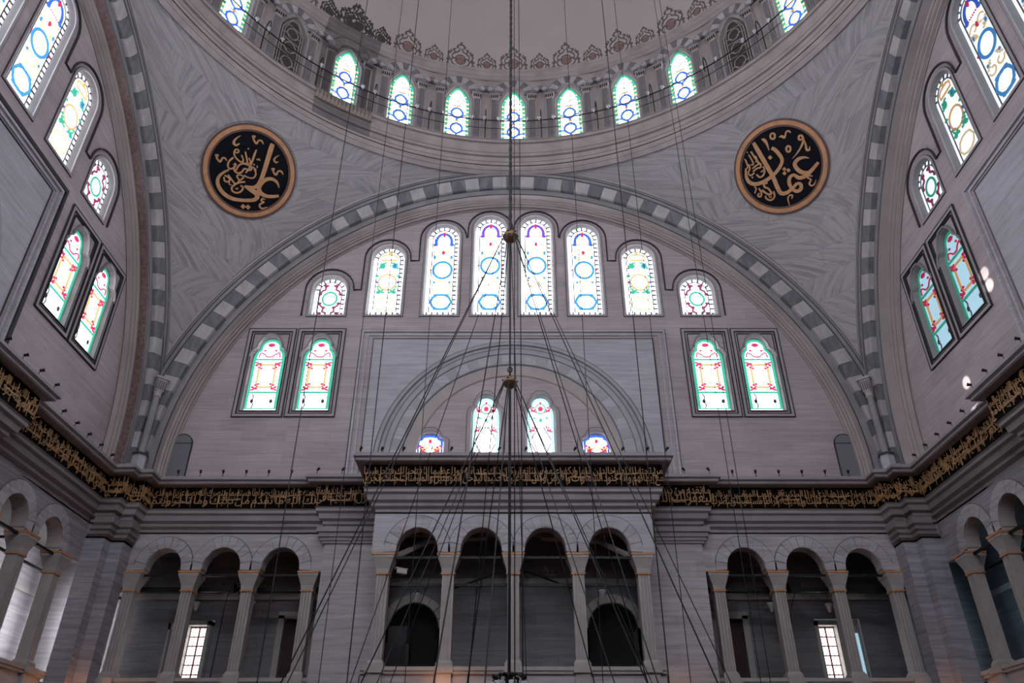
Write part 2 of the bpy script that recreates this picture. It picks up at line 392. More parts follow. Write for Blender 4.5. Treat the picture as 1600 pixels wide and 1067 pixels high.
    if kind == 'W1':
        add('medallion_ring', ribbon(ell(0, .76, .27, .30), .08, -.026, 0, True), 'cgreen')
        for s1 in (-1, 1):
            add('scroll', join(ribbon(smooth_pts([(.08*s1, 1.38), (.22*s1, 1.36), (.2*s1, 1.2), (.32*s1, 1.12), (.38*s1, .98)]), .08, -.025, 0), disc(.2*s1, 1.36, .09, .07, -.026, 0), disc(.38*s1, .97, .07, .06, -.026, 0),
                ribbon(smooth_pts([(.1*s1, .10), (.22*s1, .2), (.2*s1, .34), (.32*s1, .44), (.36*s1, .56)]), .08, -.025, 0), disc(.34*s1, .1, .1, .06, -.026, 0), disc(.36*s1, .55, .08, .06, -.026, 0), disc(.2*s1, .36, .08, .06, -.026, 0)), 'cburg')
    if kind == 'Rf':
        gl = of(w_, h, -.045)
        add('border', ribbon(gl, .10, -.022, 0, True), 'cgreen')
        add('transom', join(box(-.54, .54, -.03, 0, 2.01, 2.08), box(-.54, .54, -.03, 0, .65, .72)), 'cgreen')
        add('rosette', join(disc(0, h-.24, .13, .08, -.026, 0), ribbon(smooth_pts([(-.38, 2.12), (-.34, 2.32), (-.18, 2.25), (-.1, 2.16), (.1, 2.16), (.18, 2.25), (.34, 2.32), (.38, 2.12)]), .05, -.025, 0), disc(-.2, 2.42, .05, .04, -.025, 0), disc(.2, 2.42, .05, .04, -.025, 0)), 'cred')
        for s1 in (-1, 1):
            for zz, s2 in ((1.92, -1), (.78, 1)):
                add('sprig', join(sprig(.48*s1, zz, .26, -s1, s2), disc(.42*s1, zz+.12*s2, .04, .06, -.026, 0, 8)), 'cred')
        oct_ = [(-.30, 1.0), (-.2, .9), (.2, .9), (.30, 1.0), (.30, 1.72), (.2, 1.82), (-.2, 1.82), (-.30, 1.72)]
        add('octagon', ribbon(oct_, .075, -.025, 0, True), 'corange')
        add('finial', join(disc(-.34, .34, .06, .08, -.02, 0), ribbon(smooth_pts([(-.34, .02), (-.28, .2), (-.34, .34), (-.3, .5), (-.36, .64)]), .04, -.02, 0), disc(.34, .34, .06, .08, -.02, 0)), 'lead')
        # rectangular double frame and the sunk spandrel panel round the lobed opening
        fx, z0, z1 = .87, -.36, 3.27
        fr = ([], [])
        for e, t in ((0, .03), (.13, .035), (.22, .016)):
            fr = join(fr, ribbon([(-fx+e, z0+e), (fx-e, z0+e), (fx-e, z1-e), (-fx+e, z1-e)], t, -G-.06, -G+.005, True))
        add('frame_line', fr, 'line')
        rect = lambda e: [(-fx+e, z0+e), (fx-e, z0+e), (fx-e, z1-e), (-fx+e, z1-e)]
        add('frame', join(band(rect(.02), rect(.02), -G-.05, -G), band(rect(.02), rect(.11), -G-.05, -G-.05), band(rect(.11), rect(.11), -G-.05, -G)), 'mid')
        add('roll_mould', join(ribbon(of(w_, h, .12)[1:-1], .06, -G-.07, -G), ribbon(of(w_, h, .19)[1:-1], .02, -G-.02, -G)), 'reveal')
    if kind in ('B1',):
        add('border', ribbon(of(w_, h, -.045), .09, -.022, 0, True), 'caqua')
        add('rosette', join(disc(0, h-.42, .09, .10, -.028, 0), disc(0, h-.20, .04, .07, -.027, 0, 8), sprig(.12, h-.55, .22, 1, 1), sprig(-.12, h-.55, .22, -1, 1), sprig(.38, .05, .2, -1, 1), sprig(-.38, .05, .2, 1, 1), sprig(.4, 1.0, .2, -1, 1), sprig(-.4, 1.0, .2, 1, 1)), 'cred')
        add('medallion_ring', join(ribbon(ell(0, h-.42, .17, .19), .05, -.026, 0, True), disc(.22, h-.78, .08, .06, -.026, 0, 3), disc(-.22, h-.78, .08, .06, -.026, 0, 3), disc(0, h-.86, .06, .08, -.026, 0, 8)), 'cgreen')
        add('hexagon_lead', ribbon([(-.1, 1.16), (.1, 1.16), (.34, .72), (.34, .55), (.12, .12), (-.12, .12), (-.34, .55), (-.34, .72)], .035, -.024, 0, True), 'lead')
        add('transom', box(-.44, .44, -.024, 0, h-.73, h-.715), 'cgreen')
    if kind == 'B0':
        add('border', ribbon(of(w_, h, -.05), .09, -.022, 0, True), 'cblue')
        add('rosette', join(disc(0, h-.24, .06, .08, -.028, 0), sprig(.1, .3, .25, 1, 1), sprig(-.1, .3, .25, -1, 1)), 'cred')
        add('ribs', join(ribbon([(-.3, .25), (0, .58), (.3, .25)], .05, -.024, 0), box(-.4, .4, -.026, 0, .42, .46)), 'corange')
    if kind == 'D':
        gl = of(w_, h, -.065)
        add('border', ribbon(gl, .13, -.022, 0, True), 'cgreen')
        g = ([], []); zz = .12
        while zz < 2.25:
            for s1 in (-1, 1): g = join(g, box(s1*.465-.045, s1*.465+.045, -.03, 0, zz, zz+.10))
            zz += .26
        for t in range(-3, 4): g = join(g, disc(t*.115, 2.96-abs(t)*.10, .04, .04, -.03, 0, 8))
        add('border_checker', g, 'cyellow')
        for zc in (.68, 1.62):
            add('medallion_ring', join(ribbon([(0, zc-.34), (-.12, zc-.27), (-.24, zc-.12), (-.25, zc+.06), (-.13, zc+.24), (0, zc+.30), (.13, zc+.24), (.25, zc+.06), (.24, zc-.12), (.12, zc-.27)], .10, -.026, 0, True), disc(0, zc-.38, .05, .09, -.026, 0)), 'cblue')
            add('side_arc', join(ribbon(ell(.38, zc-.28, .2, .16, 8, .3*PI, .95*PI), .07, -.025, 0), ribbon(ell(-.38, zc-.28, .2, .16, 8, .05*PI, .7*PI), .07, -.025, 0)), 'cblue')
            add('knot', join(disc(0, zc+.42, .07, .05, -.026, 0), box(-.16, .16, -.024, 0, zc+.40, zc+.425)), 'corange')
        add('saddle_bar', join(box(-.5, .5, -.035, -.01, 1.14, 1.16), box(-.5, .5, -.035, -.01, 2.06, 2.08), ribbon(ell(.2, 2.3, .2, .15, 8, 0, PI), .03, -.024, 0), ribbon(ell(-.2, 2.3, .2, .15, 8, 0, PI), .025, -.024, 0), ribbon(ell(0, 2.58, .2, .12, 8, 0, PI), .025, -.024, 0)), 'lead')
        add('corner_pane', join(box(-.42, -.36, -.03, 0, .0, .13), box(.36, .42, -.03, 0, .0, .13)), 'cred')
        add('rim', ribbon(of(w_, h, .03), .03, -.08, -.01, True), 'mid')
    if kind == 'X':
        P.pop()      # blind window: no daylight behind it
        add('glass', prism(o1, .005, .03), 'darkpane')
        add('lattice', join(ribbon(of(w_, h, -.06), .04, -.03, 0, True), ribbon(of(w_, h, -.16), .03, -.03, 0, True)), 'putty')
        g = ([], [])
        for zc in (.62, 1.48, 2.3):
            g = join(g, ribbon(ell(0, zc, .24, .3, 16), .035, -.03, 0, True), ribbon(ell(.3, zc-.3, .2, .2, 8, .3*PI, .95*PI), .03, -.03, 0), ribbon(ell(-.3, zc-.3, .2, .2, 8, .05*PI, .7*PI), .03, -.03, 0), ribbon([(-.4, zc+.45), (.4, zc+.3)], .025, -.03, 0))
        add('tracery', g, 'putty')
    WMESH[kind] = P; return P
WN = [0]
DIMK = [k_[:-4] for k_ in M if k_.endswith('_dim')]
def put_window(kind, loc, rz, glass, label, detail=True):
    WN[0] += 1
    e = ob('window_%d' % WN[0], None, None, loc, rz); e.empty_display_size = .2
    struct(e, label, 'window')
    for nm, me in window_parts(kind):
        if not detail and nm not in ('reveal', 'glass'): continue
        mt = glass if (nm == 'glass' and kind != 'X') else None
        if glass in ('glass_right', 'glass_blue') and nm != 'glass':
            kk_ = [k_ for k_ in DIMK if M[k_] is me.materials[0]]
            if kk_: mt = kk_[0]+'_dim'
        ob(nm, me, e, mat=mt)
    return e

# ------------------------------------------------------------------ the four window walls (tympana)
WX = {'W1': 7.03, 'W2': 4.90, 'W3': 2.78, 'W4': .91}
ZS = 17.88
RX, RZ = (8.90, 7.07), 13.90
def shift(poly, cx, cz): return [(x+cx, z+cz) for x, z in poly]
holes = []
for s1 in (-1, 1):
    for k, h in (('W1', 1.68), ('W2', 3.2), ('W3', 4.28), ('W4', 4.72)): holes.append(shift(out_arch(1.18, h, .07), s1*WX[k], ZS))
    for x in RX: holes.append(shift(out_foil(1.12, 2.9, .07), s1*x, RZ))
    holes.append(shift(out_foil(.9, 2.3, .07), s1*.95, 12.05)); holes.append(shift(out_foil(.9, .95, .07), s1*2.84, 11.98))
outl = [(-12.3, 9.3), (12.3, 9.3)]+[(12.1*math.cos(PI*i/60), ZC+12.1*math.sin(PI*i/60)) for i in range(61)]
tymp_me = mesh(sheet(outl, holes, T), 'tymp', name='tympanum')
# stepped hood line over the upper windows
def hood_half():
    p = [(0, 21.75), (-.02, 22.0)]
    def arc(cx, r, zs): return [(cx+r*math.cos(PI*i/14), zs+r*math.sin(PI*i/14)) for i in range(15)]
    p += arc(-.92, .89, 22.0)+[(-1.81, 21.55), (-1.87, 21.55)]+arc(-2.78, .92, 21.5)
    p += [(-3.70, 20.35), (-4.03, 20.35)]+arc(-4.93, .9, 20.5)+[(-5.83, 18.95), (-6.12, 18.95)]+arc(-7.04, .92, 19.0)+[(-7.96, 17.78)]
    return p
hh = hood_half()
hood_me = mesh(join(ribbon(hh, .048, T-.06, T+.01), ribbon([(-x, z) for x, z in hh], .048, T-.06, T+.01)), 'line', name='hood_line')
# framed marble panel with the blind arch of the niche below
CE = 11.85
pr = [(-5.12, 9.3), (5.12, 9.3), (5.12, 16.72), (-5.12, 16.72)]
arch_in = [(3.70*math.cos(PI*i/40), CE+3.70*math.sin(PI*i/40)) for i in range(41)]
pan_out = [(-5.12, 9.35), (-3.70, 9.35)]+list(reversed(arch_in))+[(3.70, 9.35), (5.12, 9.35), (5.12, 16.72), (-5.12, 16.72)]
panel_me = mesh(prism(pan_out, T-.05, T-.002), 'panelm', name='marble_panel')
fr = [(-5.55, 9.35), (-5.55, 17.06), (5.55, 17.06), (5.55, 9.35)]
panel_frame_me = mesh(join(ribbon(fr, .10, T-.07, T), ribbon([(-5.36, 9.35), (-5.36, 16.9), (5.36, 16.9), (5.36, 9.35)], .09, T-.045, T)), 'panelm', name='panel_frame')
panel_line_me = mesh(join(ribbon([(-5.62, 9.35), (-5.62, 17.13), (5.62, 17.13), (5.62, 9.35)], .03, T-.03, T), ribbon([(-5.14, 9.35), (-5.14, 16.72), (5.14, 16.72), (5.14, 9.35)], .035, T-.075, T)), 'lineS', name='panel_line')
panel_line_dark = mesh(join(ribbon([(-5.72, 9.35), (-5.72, 17.2), (5.72, 17.2), (5.72, 9.35)], .16, T-.07, T), ribbon([(-5.14, 9.35), (-5.14, 16.72), (5.14, 16.72), (5.14, 9.35)], .05, T-.075, T)), 'line', name='panel_line_dark')
niche_arch_me = mesh(arcgrid([(4.72, T-.05), (4.70, T-.11), (4.58, T-.11), (4.55, T-.07), (4.40, T-.07), (4.38, T-.13), (4.2, T-.13), (4.18, T-.09), (3.78, T-.09), (3.74, T-.02), (3.62, T+.02)], -.4, PI+.4, 60, CE, False), 'nmid', name='niche_arch')
niche_line_me = mesh(join(*[arcgrid([(r-.018, T-d), (r+.018, T-d)], -.3, PI+.3, 60, CE, False) for r, d in ((4.74, .055), (4.57, .115), (4.39, .135), (4.19, .095), (3.76, .095))]), 'lineS', name='niche_arch_line')
inner_arch_me = mesh(arcgrid([(3.72, T-.01), (3.70, T-.05), (3.34, T-.05), (3.30, T)], -.3, PI+.3, 48, CE, False), 'tan', name='inner_arch')
def niche_ring(parent):
    n = 30
    for i in range(n):
        a0, a1 = PI*i/n, PI*(i+1)/n
        ob('voussoir', wedge(3.80, 4.16, a0+.0015, a1-.0015, T-.1+.006*(i % 2), T-.05, CE, 0, False, 2), parent, mat='panelm' if i % 2 else 'nmid')
walls = {}
for side in ('front', 'left', 'right', 'back'):
    wl = ob('wall_'+side, tymp_me, None, (0, Y0, 0), SIDES[side]); walls[side] = wl
    struct(wl, {'front': 'pinkish grey stone wall pierced by stained-glass windows, straight ahead', 'left': 'window wall of pinkish stone under the arch at the left',
                'right': 'window wall of brownish stone under the arch at the right', 'back': 'window wall behind the camera position'}[side], 'wall')
    if side == 'back': continue
    ob('hood_line', hood_me, wl); ob('marble_panel', panel_me, wl); ob('panel_frame', panel_frame_me, wl)
    ob('panel_line', panel_line_me if side != 'left' else panel_line_dark, wl)
    ob('niche_arch', niche_arch_me, wl); ob('niche_arch_line', niche_line_me, wl); ob('inner_arch', inner_arch_me, wl)
niche_ring(walls['front'])
# hatches: grey arched iron shutters low in the corners of the far wall
for s1, nm in ((-1, 'left'), (1, 'right')):
    d_ = ob('door_%d' % (1 if s1 < 0 else 2), prism(shift(out_arch(.66, 1.85), s1*11.24, 11.0), T-.06, T), None, (0, Y0, 0), 0, mat='doorg')
    struct(d_, 'grey round-topped hatch low on the far wall, %s corner' % nm, 'hatch')
    ob('frame_line', ribbon(shift(out_arch(.66, 1.85, .02), s1*11.24, 11.0), .03, T-.065, T, True), d_, mat='line')
    ob('transom', box(s1*11.24-.33, s1*11.24+.33, T-.07, T-.05, 12.52, 12.55), d_, mat='line')
# windows: pairs named by what they show and where they stand
def wallname(side): return {'front': 'of the far wall', 'left': 'of the left wall', 'right': 'of the right wall', 'back': 'of the wall behind'}[side]
WT = {'W4': 'tallest round-arched window with blue circle', 'W3': 'tall round-arched window with blue circle and cartouche', 'W2': 'middle-sized arched window with green scrolls', 'W1': 'short arched window with burgundy scrolls'}
for side in ('front', 'left', 'right', 'back'):
    for s1 in (-1, 1):
        hs = {'front': {-1: 'left half', 1: 'right half'}, 'left': {1: 'far half', -1: 'near half'}, 'right': {-1: 'far half', 1: 'near half'}, 'back': {-1: 'one half', 1: 'other half'}}[side][s1]
        det = not (side == 'back' or (side == 'left' and s1 < 0) or (side == 'right' and s1 > 0))
        for k in WX:
            put_window(k, wpt(side, s1*WX[k], T, ZS), SIDES[side], 'glass_'+side, '%s, upper row, %s %s' % (WT[k], hs, wallname(side)), det)
        for i, x in enumerate(RX):
            put_window('Rf', wpt(side, s1*x, T, RZ), SIDES[side], 'glass_blue' if side == 'right' else 'glass_'+side,
                       'lobed stained-glass window in square frame, %s one, %s %s' % ('outer' if i == 0 else 'inner', hs, wallname(side)), det)
        if side in ('front', 'back'):
            put_window('B1', wpt(side, s1*.95, T, 12.05), SIDES[side], 'glass_'+side, 'lobed window with red flower inside the blind arch, %s %s' % (hs, wallname(side)), det)
            put_window('B0', wpt(side, s1*2.84, T, 11.98), SIDES[side], 'glass_'+side, 'small blue-edged window half hidden by cornice, %s %s' % (hs, wallname(side)), det)

# ------------------------------------------------------------------ the great arches
a0, a1 = -R(3.5), PI+R(3.5)
NV = 71
vous = {}
da = (a1-a0)/NV
arch_parts = [
    ('trim_ring', arcgrid([(11.89, A+.24), (11.88, A+.17), (11.64, A+.17), (11.62, A+.24)], a0, a1, 120), 'grey'),
    ('edge_line', join(arcgrid([(11.615, A+.165), (11.645, A+.165), (11.645, A+.17)], a0, a1, 120), arcgrid([(12.425, A-.035), (12.465, A-.035)], a0, a1, 120), arcgrid([(12.60, A-.055), (12.63, A-.055)], a0, a1, 120)), 'line'),
    ('fascia', arcgrid([(12.41, A+.2), (12.41, A-.03), (12.60, A-.03), (12.61, A-.05), (12.70, A-.05), (12.70, A-.01)], a0, a1, 120), 'grey'),
    ('roll_mould', arcgrid([(12.70, A), (12.71, A-.07), (12.78, A-.09), (12.83, A-.06), (12.84, A-.02), (12.92, A-.03), (12.93, A+.02)], a0, a1, 120), 'mid'),
    ('fine_line', join(arcgrid([(12.695, A-.075), (12.715, A-.075)], a0, a1, 120), arcgrid([(12.83, A-.066), (12.85, A-.066)], a0, a1, 120)), 'lineS'),
    ('soffit', arcgrid([(11.62, A+.2), (11.62, A+.48)], a0, a1, 120), 'tan'),
    ('soffit_mould', arcgrid([(11.62, A+.48), (11.56, A+.49), (11.55, A+.56), (11.50, A+.57), (11.49, A+.66), (11.43, A+.67), (11.42, A+.80), (11.38, A+.81), (11.38, T)], a0, a1, 120), 'tan'),
    ('soffit_line', join(*[arcgrid([(r, y), (r+.002, y+.028)], a0, a1, 120) for r, y in ((11.546, A+.55), (11.484, A+.65), (11.374, T-.03))]), 'lineS'),
]
arch_me = {nm: mesh(g, mt, name=nm) for nm, g, mt in arch_parts}
for side in ('front', 'left', 'right', 'back'):
    e = anchor('wall_arch_'+side, side); e.location = (0, Y0, 0)
    struct(e, {'front': 'great striped arch over the far window wall', 'left': 'great striped arch framing the left window wall',
               'right': 'great striped arch framing the right window wall', 'back': 'great arch behind the camera position'}[side], 'arch')
    for nm in arch_me:
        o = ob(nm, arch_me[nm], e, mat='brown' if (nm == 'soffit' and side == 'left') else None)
    for i in range(NV):
        am = a0+da*(i+.5)
        if side == 'left' and am > R(100): continue
        if side == 'right' and am < R(80): continue
        if side == 'back': continue
        if i not in vous:
            dk = (i % 2 == (NV//2) % 2)
            vous[i] = mesh(wedge(11.88, 12.43, a0+da*i+.0004, a0+da*(i+1)-.0004, A-.02, A+.24), 'dark_v' if dk else 'white_v', name='voussoir')
        ob('voussoir', vous[i], e)
    if side == 'back': ob('plain_ring', arcgrid([(11.88, A+.2), (11.88, A), (12.43, A)], a0, a1, 90), e, mat='mid')

# ------------------------------------------------------------------ pendentives: curved triangles faced with cut marble slabs
REXT = 12.74
def Xz(z): return math.sqrt(max(REXT**2-(z-ZC)**2, 0))
ZTIP = ZC+math.sqrt(REXT**2-A**2); ZTOP = ZC+REXT
def pend_pt(s, z, off=0):
    """s from 0 on the arch of one wall to 1 on the arch of the next; corner between +y and -x of the local frame"""
    X = min(Xz(z), A); rho = math.hypot(X, A)
    t0 = math.atan2(X, A); t1 = PI/2-t0
    t = t0+(t1-t0)*s; rr = rho-off
    return (-rr*math.sin(t), rr*math.cos(t), z)
zs = []
for i in range(200):
    pass
# rows of equal lean along the sphere
lat0, lat1 = math.asin((ZTIP-ZC)/math.hypot(A, A)), math.asin((ZTOP-ZC)/math.hypot(A, A)-1e-6)
NR = 12
def zrow(t): return ZC+math.hypot(A, A)*math.sin(lat0+(lat1-lat0)*t)
rnd = random.Random(3)
slab_me = []
for j in range(NR):
    za, zb = zrow(j/NR), zrow((j+1)/NR)
    X = min(Xz((za+zb)/2), A); rho = math.hypot(X, A); arc = rho*(PI/2-2*math.atan2(X, A))
    n = max(1, round(arc/1.5)); 
    for i in range(n):
        s0, s1 = i/n, (i+1)/n; gp = .0022/n*1.5
        rows, uvs = [], []
        K = 4; ang = (R(38) if (i+j) % 2 else -R(38))+rnd.uniform(-.35, .35)
        if rnd.random() < .22: ang += PI/2
        ou, ov = rnd.uniform(0, 50), rnd.uniform(0, 50)
        for b_ in range(K+1):
            z = za+.004+(zb-za-.008)*b_/K; row = []
            # raked joints: slabs lean alternately, as a herringbone
            lean = (.16 if j % 2 else -.16)*(b_/K-.5)/n if 0 < i < n-1 or n > 2 else 0
            for a_ in range(K+1):
                lm = 0 if (i == 0 and a_ == 0) or (i == n-1 and a_ == K) else lean
                s = min(1, max(0, s0+gp+(s1-s0-2*gp)*a_/K+lm)); row.append(pend_pt(s, z, .012))
                u, v = s*arc, (z-za)*1.25
                uvs.append((ou+u*math.cos(ang)-v*math.sin(ang), ov+u*math.sin(ang)+v*math.cos(ang)))
            rows.append(row)
        V, F = grid(rows); me = bpy.data.meshes.new('slab'); me.from_pydata(V, [], F); me.materials.append(M['slab'])
        uvl = me.uv_layers.new(name='uv')
        for lp in me.loops: uvl.data[lp.index].uv = uvs[lp.vertex_index]
        for p in me.polygons: p.use_smooth = True
        slab_me.append(me)
rows = [[pend_pt(i/24, ZTIP+(ZTOP-ZTIP)*j/40, -.01) for i in range(25)] for j in range(41)]
backing_me = mesh(grid(rows), 'slabj', True, 'backing')
for side, rz, lb in (('left', 0, 'curved corner vault of grey veined marble slabs, left of the far arch'), ('right', -PI/2, 'curved corner vault of grey veined marble slabs, right of the far arch'),
                     ('back_right', PI, 'curved corner vault behind the camera, right side'), ('back_left', PI/2, 'curved corner vault behind the camera, left side')):
    e = ob('wall_pendentive_'+side, backing_me, None, (0, Y0, 0), rz); struct(e, lb, 'vault')
    if side in ('left', 'right'):
        for me in slab_me: ob('slab', me, e)
    else: e.material_slots[0].link = 'OBJECT'; e.material_slots[0].material = M['dome']
# corner columns under the pendentives
def corner_column(rz, label):
    e = ob('corner_column', None, None); e.rotation_euler = (0, 0, rz)
    p = Matrix.Rotation(rz, 4, 'Z') @ Vector((-12.03, 12.03, 0)); e.location = (p.x, p.y+Y0, 11.0); e.rotation_euler = (0, 0, rz+PI/4); e.scale = (.68, .68, 1)
    struct(e, label, 'column')
    ob('shaft', mesh(lathe([(.20, .72), (.17, .78), (.165, 2.6), (.155, 2.78)], 20), 'grey', True), e)
    ob('pedestal', mesh(lathe([(.34, 0), (.34, .62), (.38, .66), (.38, .72), (.0, .72)], 6), 'panelm'), e)
    ob('necking', mesh(join(lathe([(.155, 2.78), (.20, 2.80), (.20, 2.84), (.16, 2.86), (.21, 2.98), (.21, 3.0)], 20)), 'tan', True), e)
    cp = ob('capital', frustum(-.20, .20, -.20, .20, 2.98, -.26, .26, -.26, .26, 3.42), e, mat='mid')
    g = ([], [])
    for i in range(5):
        x = -.2+.1*i; g = join(g, box(x-.018, x+.018, -.275, -.22, 3.04, 3.36))
    ob('flute', g, cp, mat='lineS')
    ob('abacus', box(-.32, .32, -.32, .32, 3.42, 3.5), e, mat='mid')
    ob('shaft_line', lathe([(.386, .64), (.392, .68), (.386, .72)], 6), e, mat='line')
corner_column(0, 'slender corner column under the vault, left end of far wall')
corner_column(-PI/2, 'slender corner column under the vault, right end of far wall')

# ------------------------------------------------------------------ drum with its ring of windows
RD = 12.5; ZB, HB = 26.45, 3.2
drum = ob('wall_drum', None, None, (0, Y0, 0)); struct(drum, 'round drum below the dome with a ring of small arched windows', 'wall')
NB = 32; HW = RD*math.tan(PI/NB)+.02
ring = [(12.24, 24.15), (12.06, 24.30), (12.02, 24.36), (12.02, 24.44), (12.10, 24.48), (12.06, 24.56), (12.06, 24.66), (12.20, 24.74), (12.22, 25.12), (12.16, 25.18), (12.16, 25.30), (12.24, 25.36), (12.26, 25.95), (12.20, 26.0), (12.20, 26.12), (12.30, 26.2), (12.36, 26.42), (12.56, 26.44)]
top = [(12.50, 30.24), (12.44, 30.28), (12.44, 30.36), (12.36, 30.42), (12.36, 30.62), (12.28, 30.68), (12.28, 30.78), (12.36, 30.84), (12.45, 30.86)]
def polar(prof, t0, t1, n):
    return grid([[(r*math.sin(t0+(t1-t0)*i/n), r*math.cos(t0+(t1-t0)*i/n), z) for r, z in prof] for i in range(n+1)])
U0_, U1_ = -R(39.4), -R(28.1)     # the sector that was left uncleaned
for nm, prof, cl, dk in (('ring_cornice', ring, 'drumc', 'uncl'), ('dome_cornice', top, 'drumc', 'uncl')):
    ob(nm, mesh(polar(prof, U1_, 2*PI+U0_, 160), cl), drum)
    lowp = [q for q in prof if q[1] < 24.75]; hip = prof[len(lowp)-1:] if len(lowp) else prof
    if len(lowp) > 1: ob(nm, mesh(polar(lowp, U0_, U1_, 10), cl), drum)
    o = ob('uncleaned_'+nm, mesh(polar(hip, U0_, U1_, 10), dk), drum)
    o['label'] = 'dark uncleaned stretch of the cornice'
for z_, r_ in ((24.27, 12.09), (24.345, 12.035), (24.46, 12.02), (24.52, 12.07), (24.70, 12.05), (25.14, 12.155), (25.33, 12.155), (25.97, 12.195), (26.16, 12.195)):
    ob('cornice_line', mesh(polar([(r_-.008, z_), (r_-.008, z_+.035)], -R(100), R(100), 100), 'line' if z_ < 24.6 else 'lineS'), drum)
# carved leaf frieze that shows in the uncleaned stretch
NL = 15
for i in range(NL):
    t = U0_+(U1_-U0_)*(i+.5)/NL; h_ = (U1_-U0_)/NL*.48
    rr = 12.22
    P = [(-h_*rr, 25.66), (h_*rr, 25.66), (h_*.95*rr, 25.86), (h_*.55*rr, 26.04), (0, 26.22), (-h_*.55*rr, 26.04), (-h_*.95*rr, 25.86)]
    v, f = prism(P, rr-.07, rr+.12)
    ob('carved_leaf', mesh((v, f), 'unct'), drum, (0, 0, 0), -t)
hole_d = shift(out_drum(1.04, HB, .07), 0, ZB)
bay_me = mesh(sheet([(-HW, 26.3), (HW, 26.3), (HW, 30.4), (-HW, 30.4)], [hole_d], RD), 'drum', name='bay_panel')
ZA = 29.26
col_me = mesh(join(*[tube([(x, RD-.10, 26.44), (x, RD-.10, 28.86)], .035, 8) for x in (-.085, 0, .085)], box(-.13, .13, RD-.11, RD, 26.44, 28.86), box(-.15, .15, RD-.16, RD, 26.44, 26.56)), 'colm', name='column')
cap_me = mesh(join(frustum(-.13, .13, RD-.14, RD, 28.86, -.2, .2, RD-.22, RD, 29.1), box(-.22, .22, RD-.24, RD, 29.1, 29.17)), 'drumc', name='capital')
dent_me = mesh(join(*[box(x-.025, x+.025, RD-.225, RD-.12, 28.95, 29.07) for x in (-.14, -.047, .047, .14)]), 'line', name='capital_dentil')
big = [(mesh(wedge(.52, .90, PI*i/9+.004, PI*(i+1)/9-.004, RD-.10, RD, ZA, 0, False), 'dark_v' if i % 2 == 0 else 'white_v', name='voussoir')) for i in range(9)]
bigline = mesh(join(ribbon(ell(0, ZA, .92, .92, 20, 0, PI), .03, RD-.115, RD), ribbon(ell(0, ZA, .50, .50, 20, 0, PI), .03, RD-.07, RD)), 'drumc', name='arch_mould')
BX = 12.5*math.tan(PI/32)
small = [(mesh(wedge(.20, .42, PI*i/5+.01, PI*(i+1)/5-.01, RD-.10, RD, ZA, BX*0, False), 'dark_v' if i % 2 == 0 else 'white_v', name='voussoir')) for i in range(5)]
smallline = mesh(ribbon(ell(0, ZA, .44, .44, 14, 0, PI), .025, RD-.115, RD), 'drumc', name='arch_mould')
niche_me = mesh(band(shift(out_arch(.5, 2.85), 0, 26.46), shift(out_arch(.40, 2.8), 0, 26.48), RD-.01, RD-.02), 'drumc', name='niche_rim')
BLIND = (4, -4)
for k in range(NB):
    kk = k if k <= 16 else k-32
    al = 2*PI*kk/NB
    vis = abs(kk) <= 6
    unc = kk == -3
    ob('bay_panel', bay_me, drum, (0, 0, 0), -al, mat='uncl' if unc else None)
    loc = Vector((RD*math.sin(al), Y0+RD*math.cos(al), ZB))
    if kk in BLIND: put_window('X', loc, -al, None, 'dark unlit drum window with plaster lattice, %s side of the ring' % ('right' if kk > 0 else 'left'))
    else:
        if kk == 0: nm = 'drum window in the middle, straight above the far arch'
        else: nm = 'green-edged drum window with blue medallions, %s to the %s of the middle one' % (ORD[abs(kk)-1], 'right' if kk > 0 else 'left')
        put_window('D', loc, -al, 'glass_drum', nm, vis)
    if not vis: continue
    for s1 in (-1, 1):
        c = ob('column', col_me, drum, None, None, mat='uncd' if unc else None)
        c.matrix_local = Matrix.Rotation(-al, 4, 'Z') @ Matrix.Translation((s1*.82, 0, 0))
        ob('capital', cap_me, c, mat='uncl' if unc else None); ob('capital_dentil', dent_me, c)
    for me in big: ob('voussoir', me, drum, (0, 0, 0), -al, mat=('uncd' if me is big[0] or me is big[2] else 'uncl') if unc else None)
    ob('arch_mould', bigline, drum, (0, 0, 0), -al, mat='uncd' if unc else None)
    ah = al+PI/NB
    q = Matrix.Rotation(-ah, 4, 'Z') @ Matrix.Translation((0, -.06, 0))
    for me in small:
        ob('voussoir', me, drum).matrix_local = q
    ob('arch_mould', smallline, drum).matrix_local = q
    ob('niche_rim', niche_me, drum).matrix_local = q
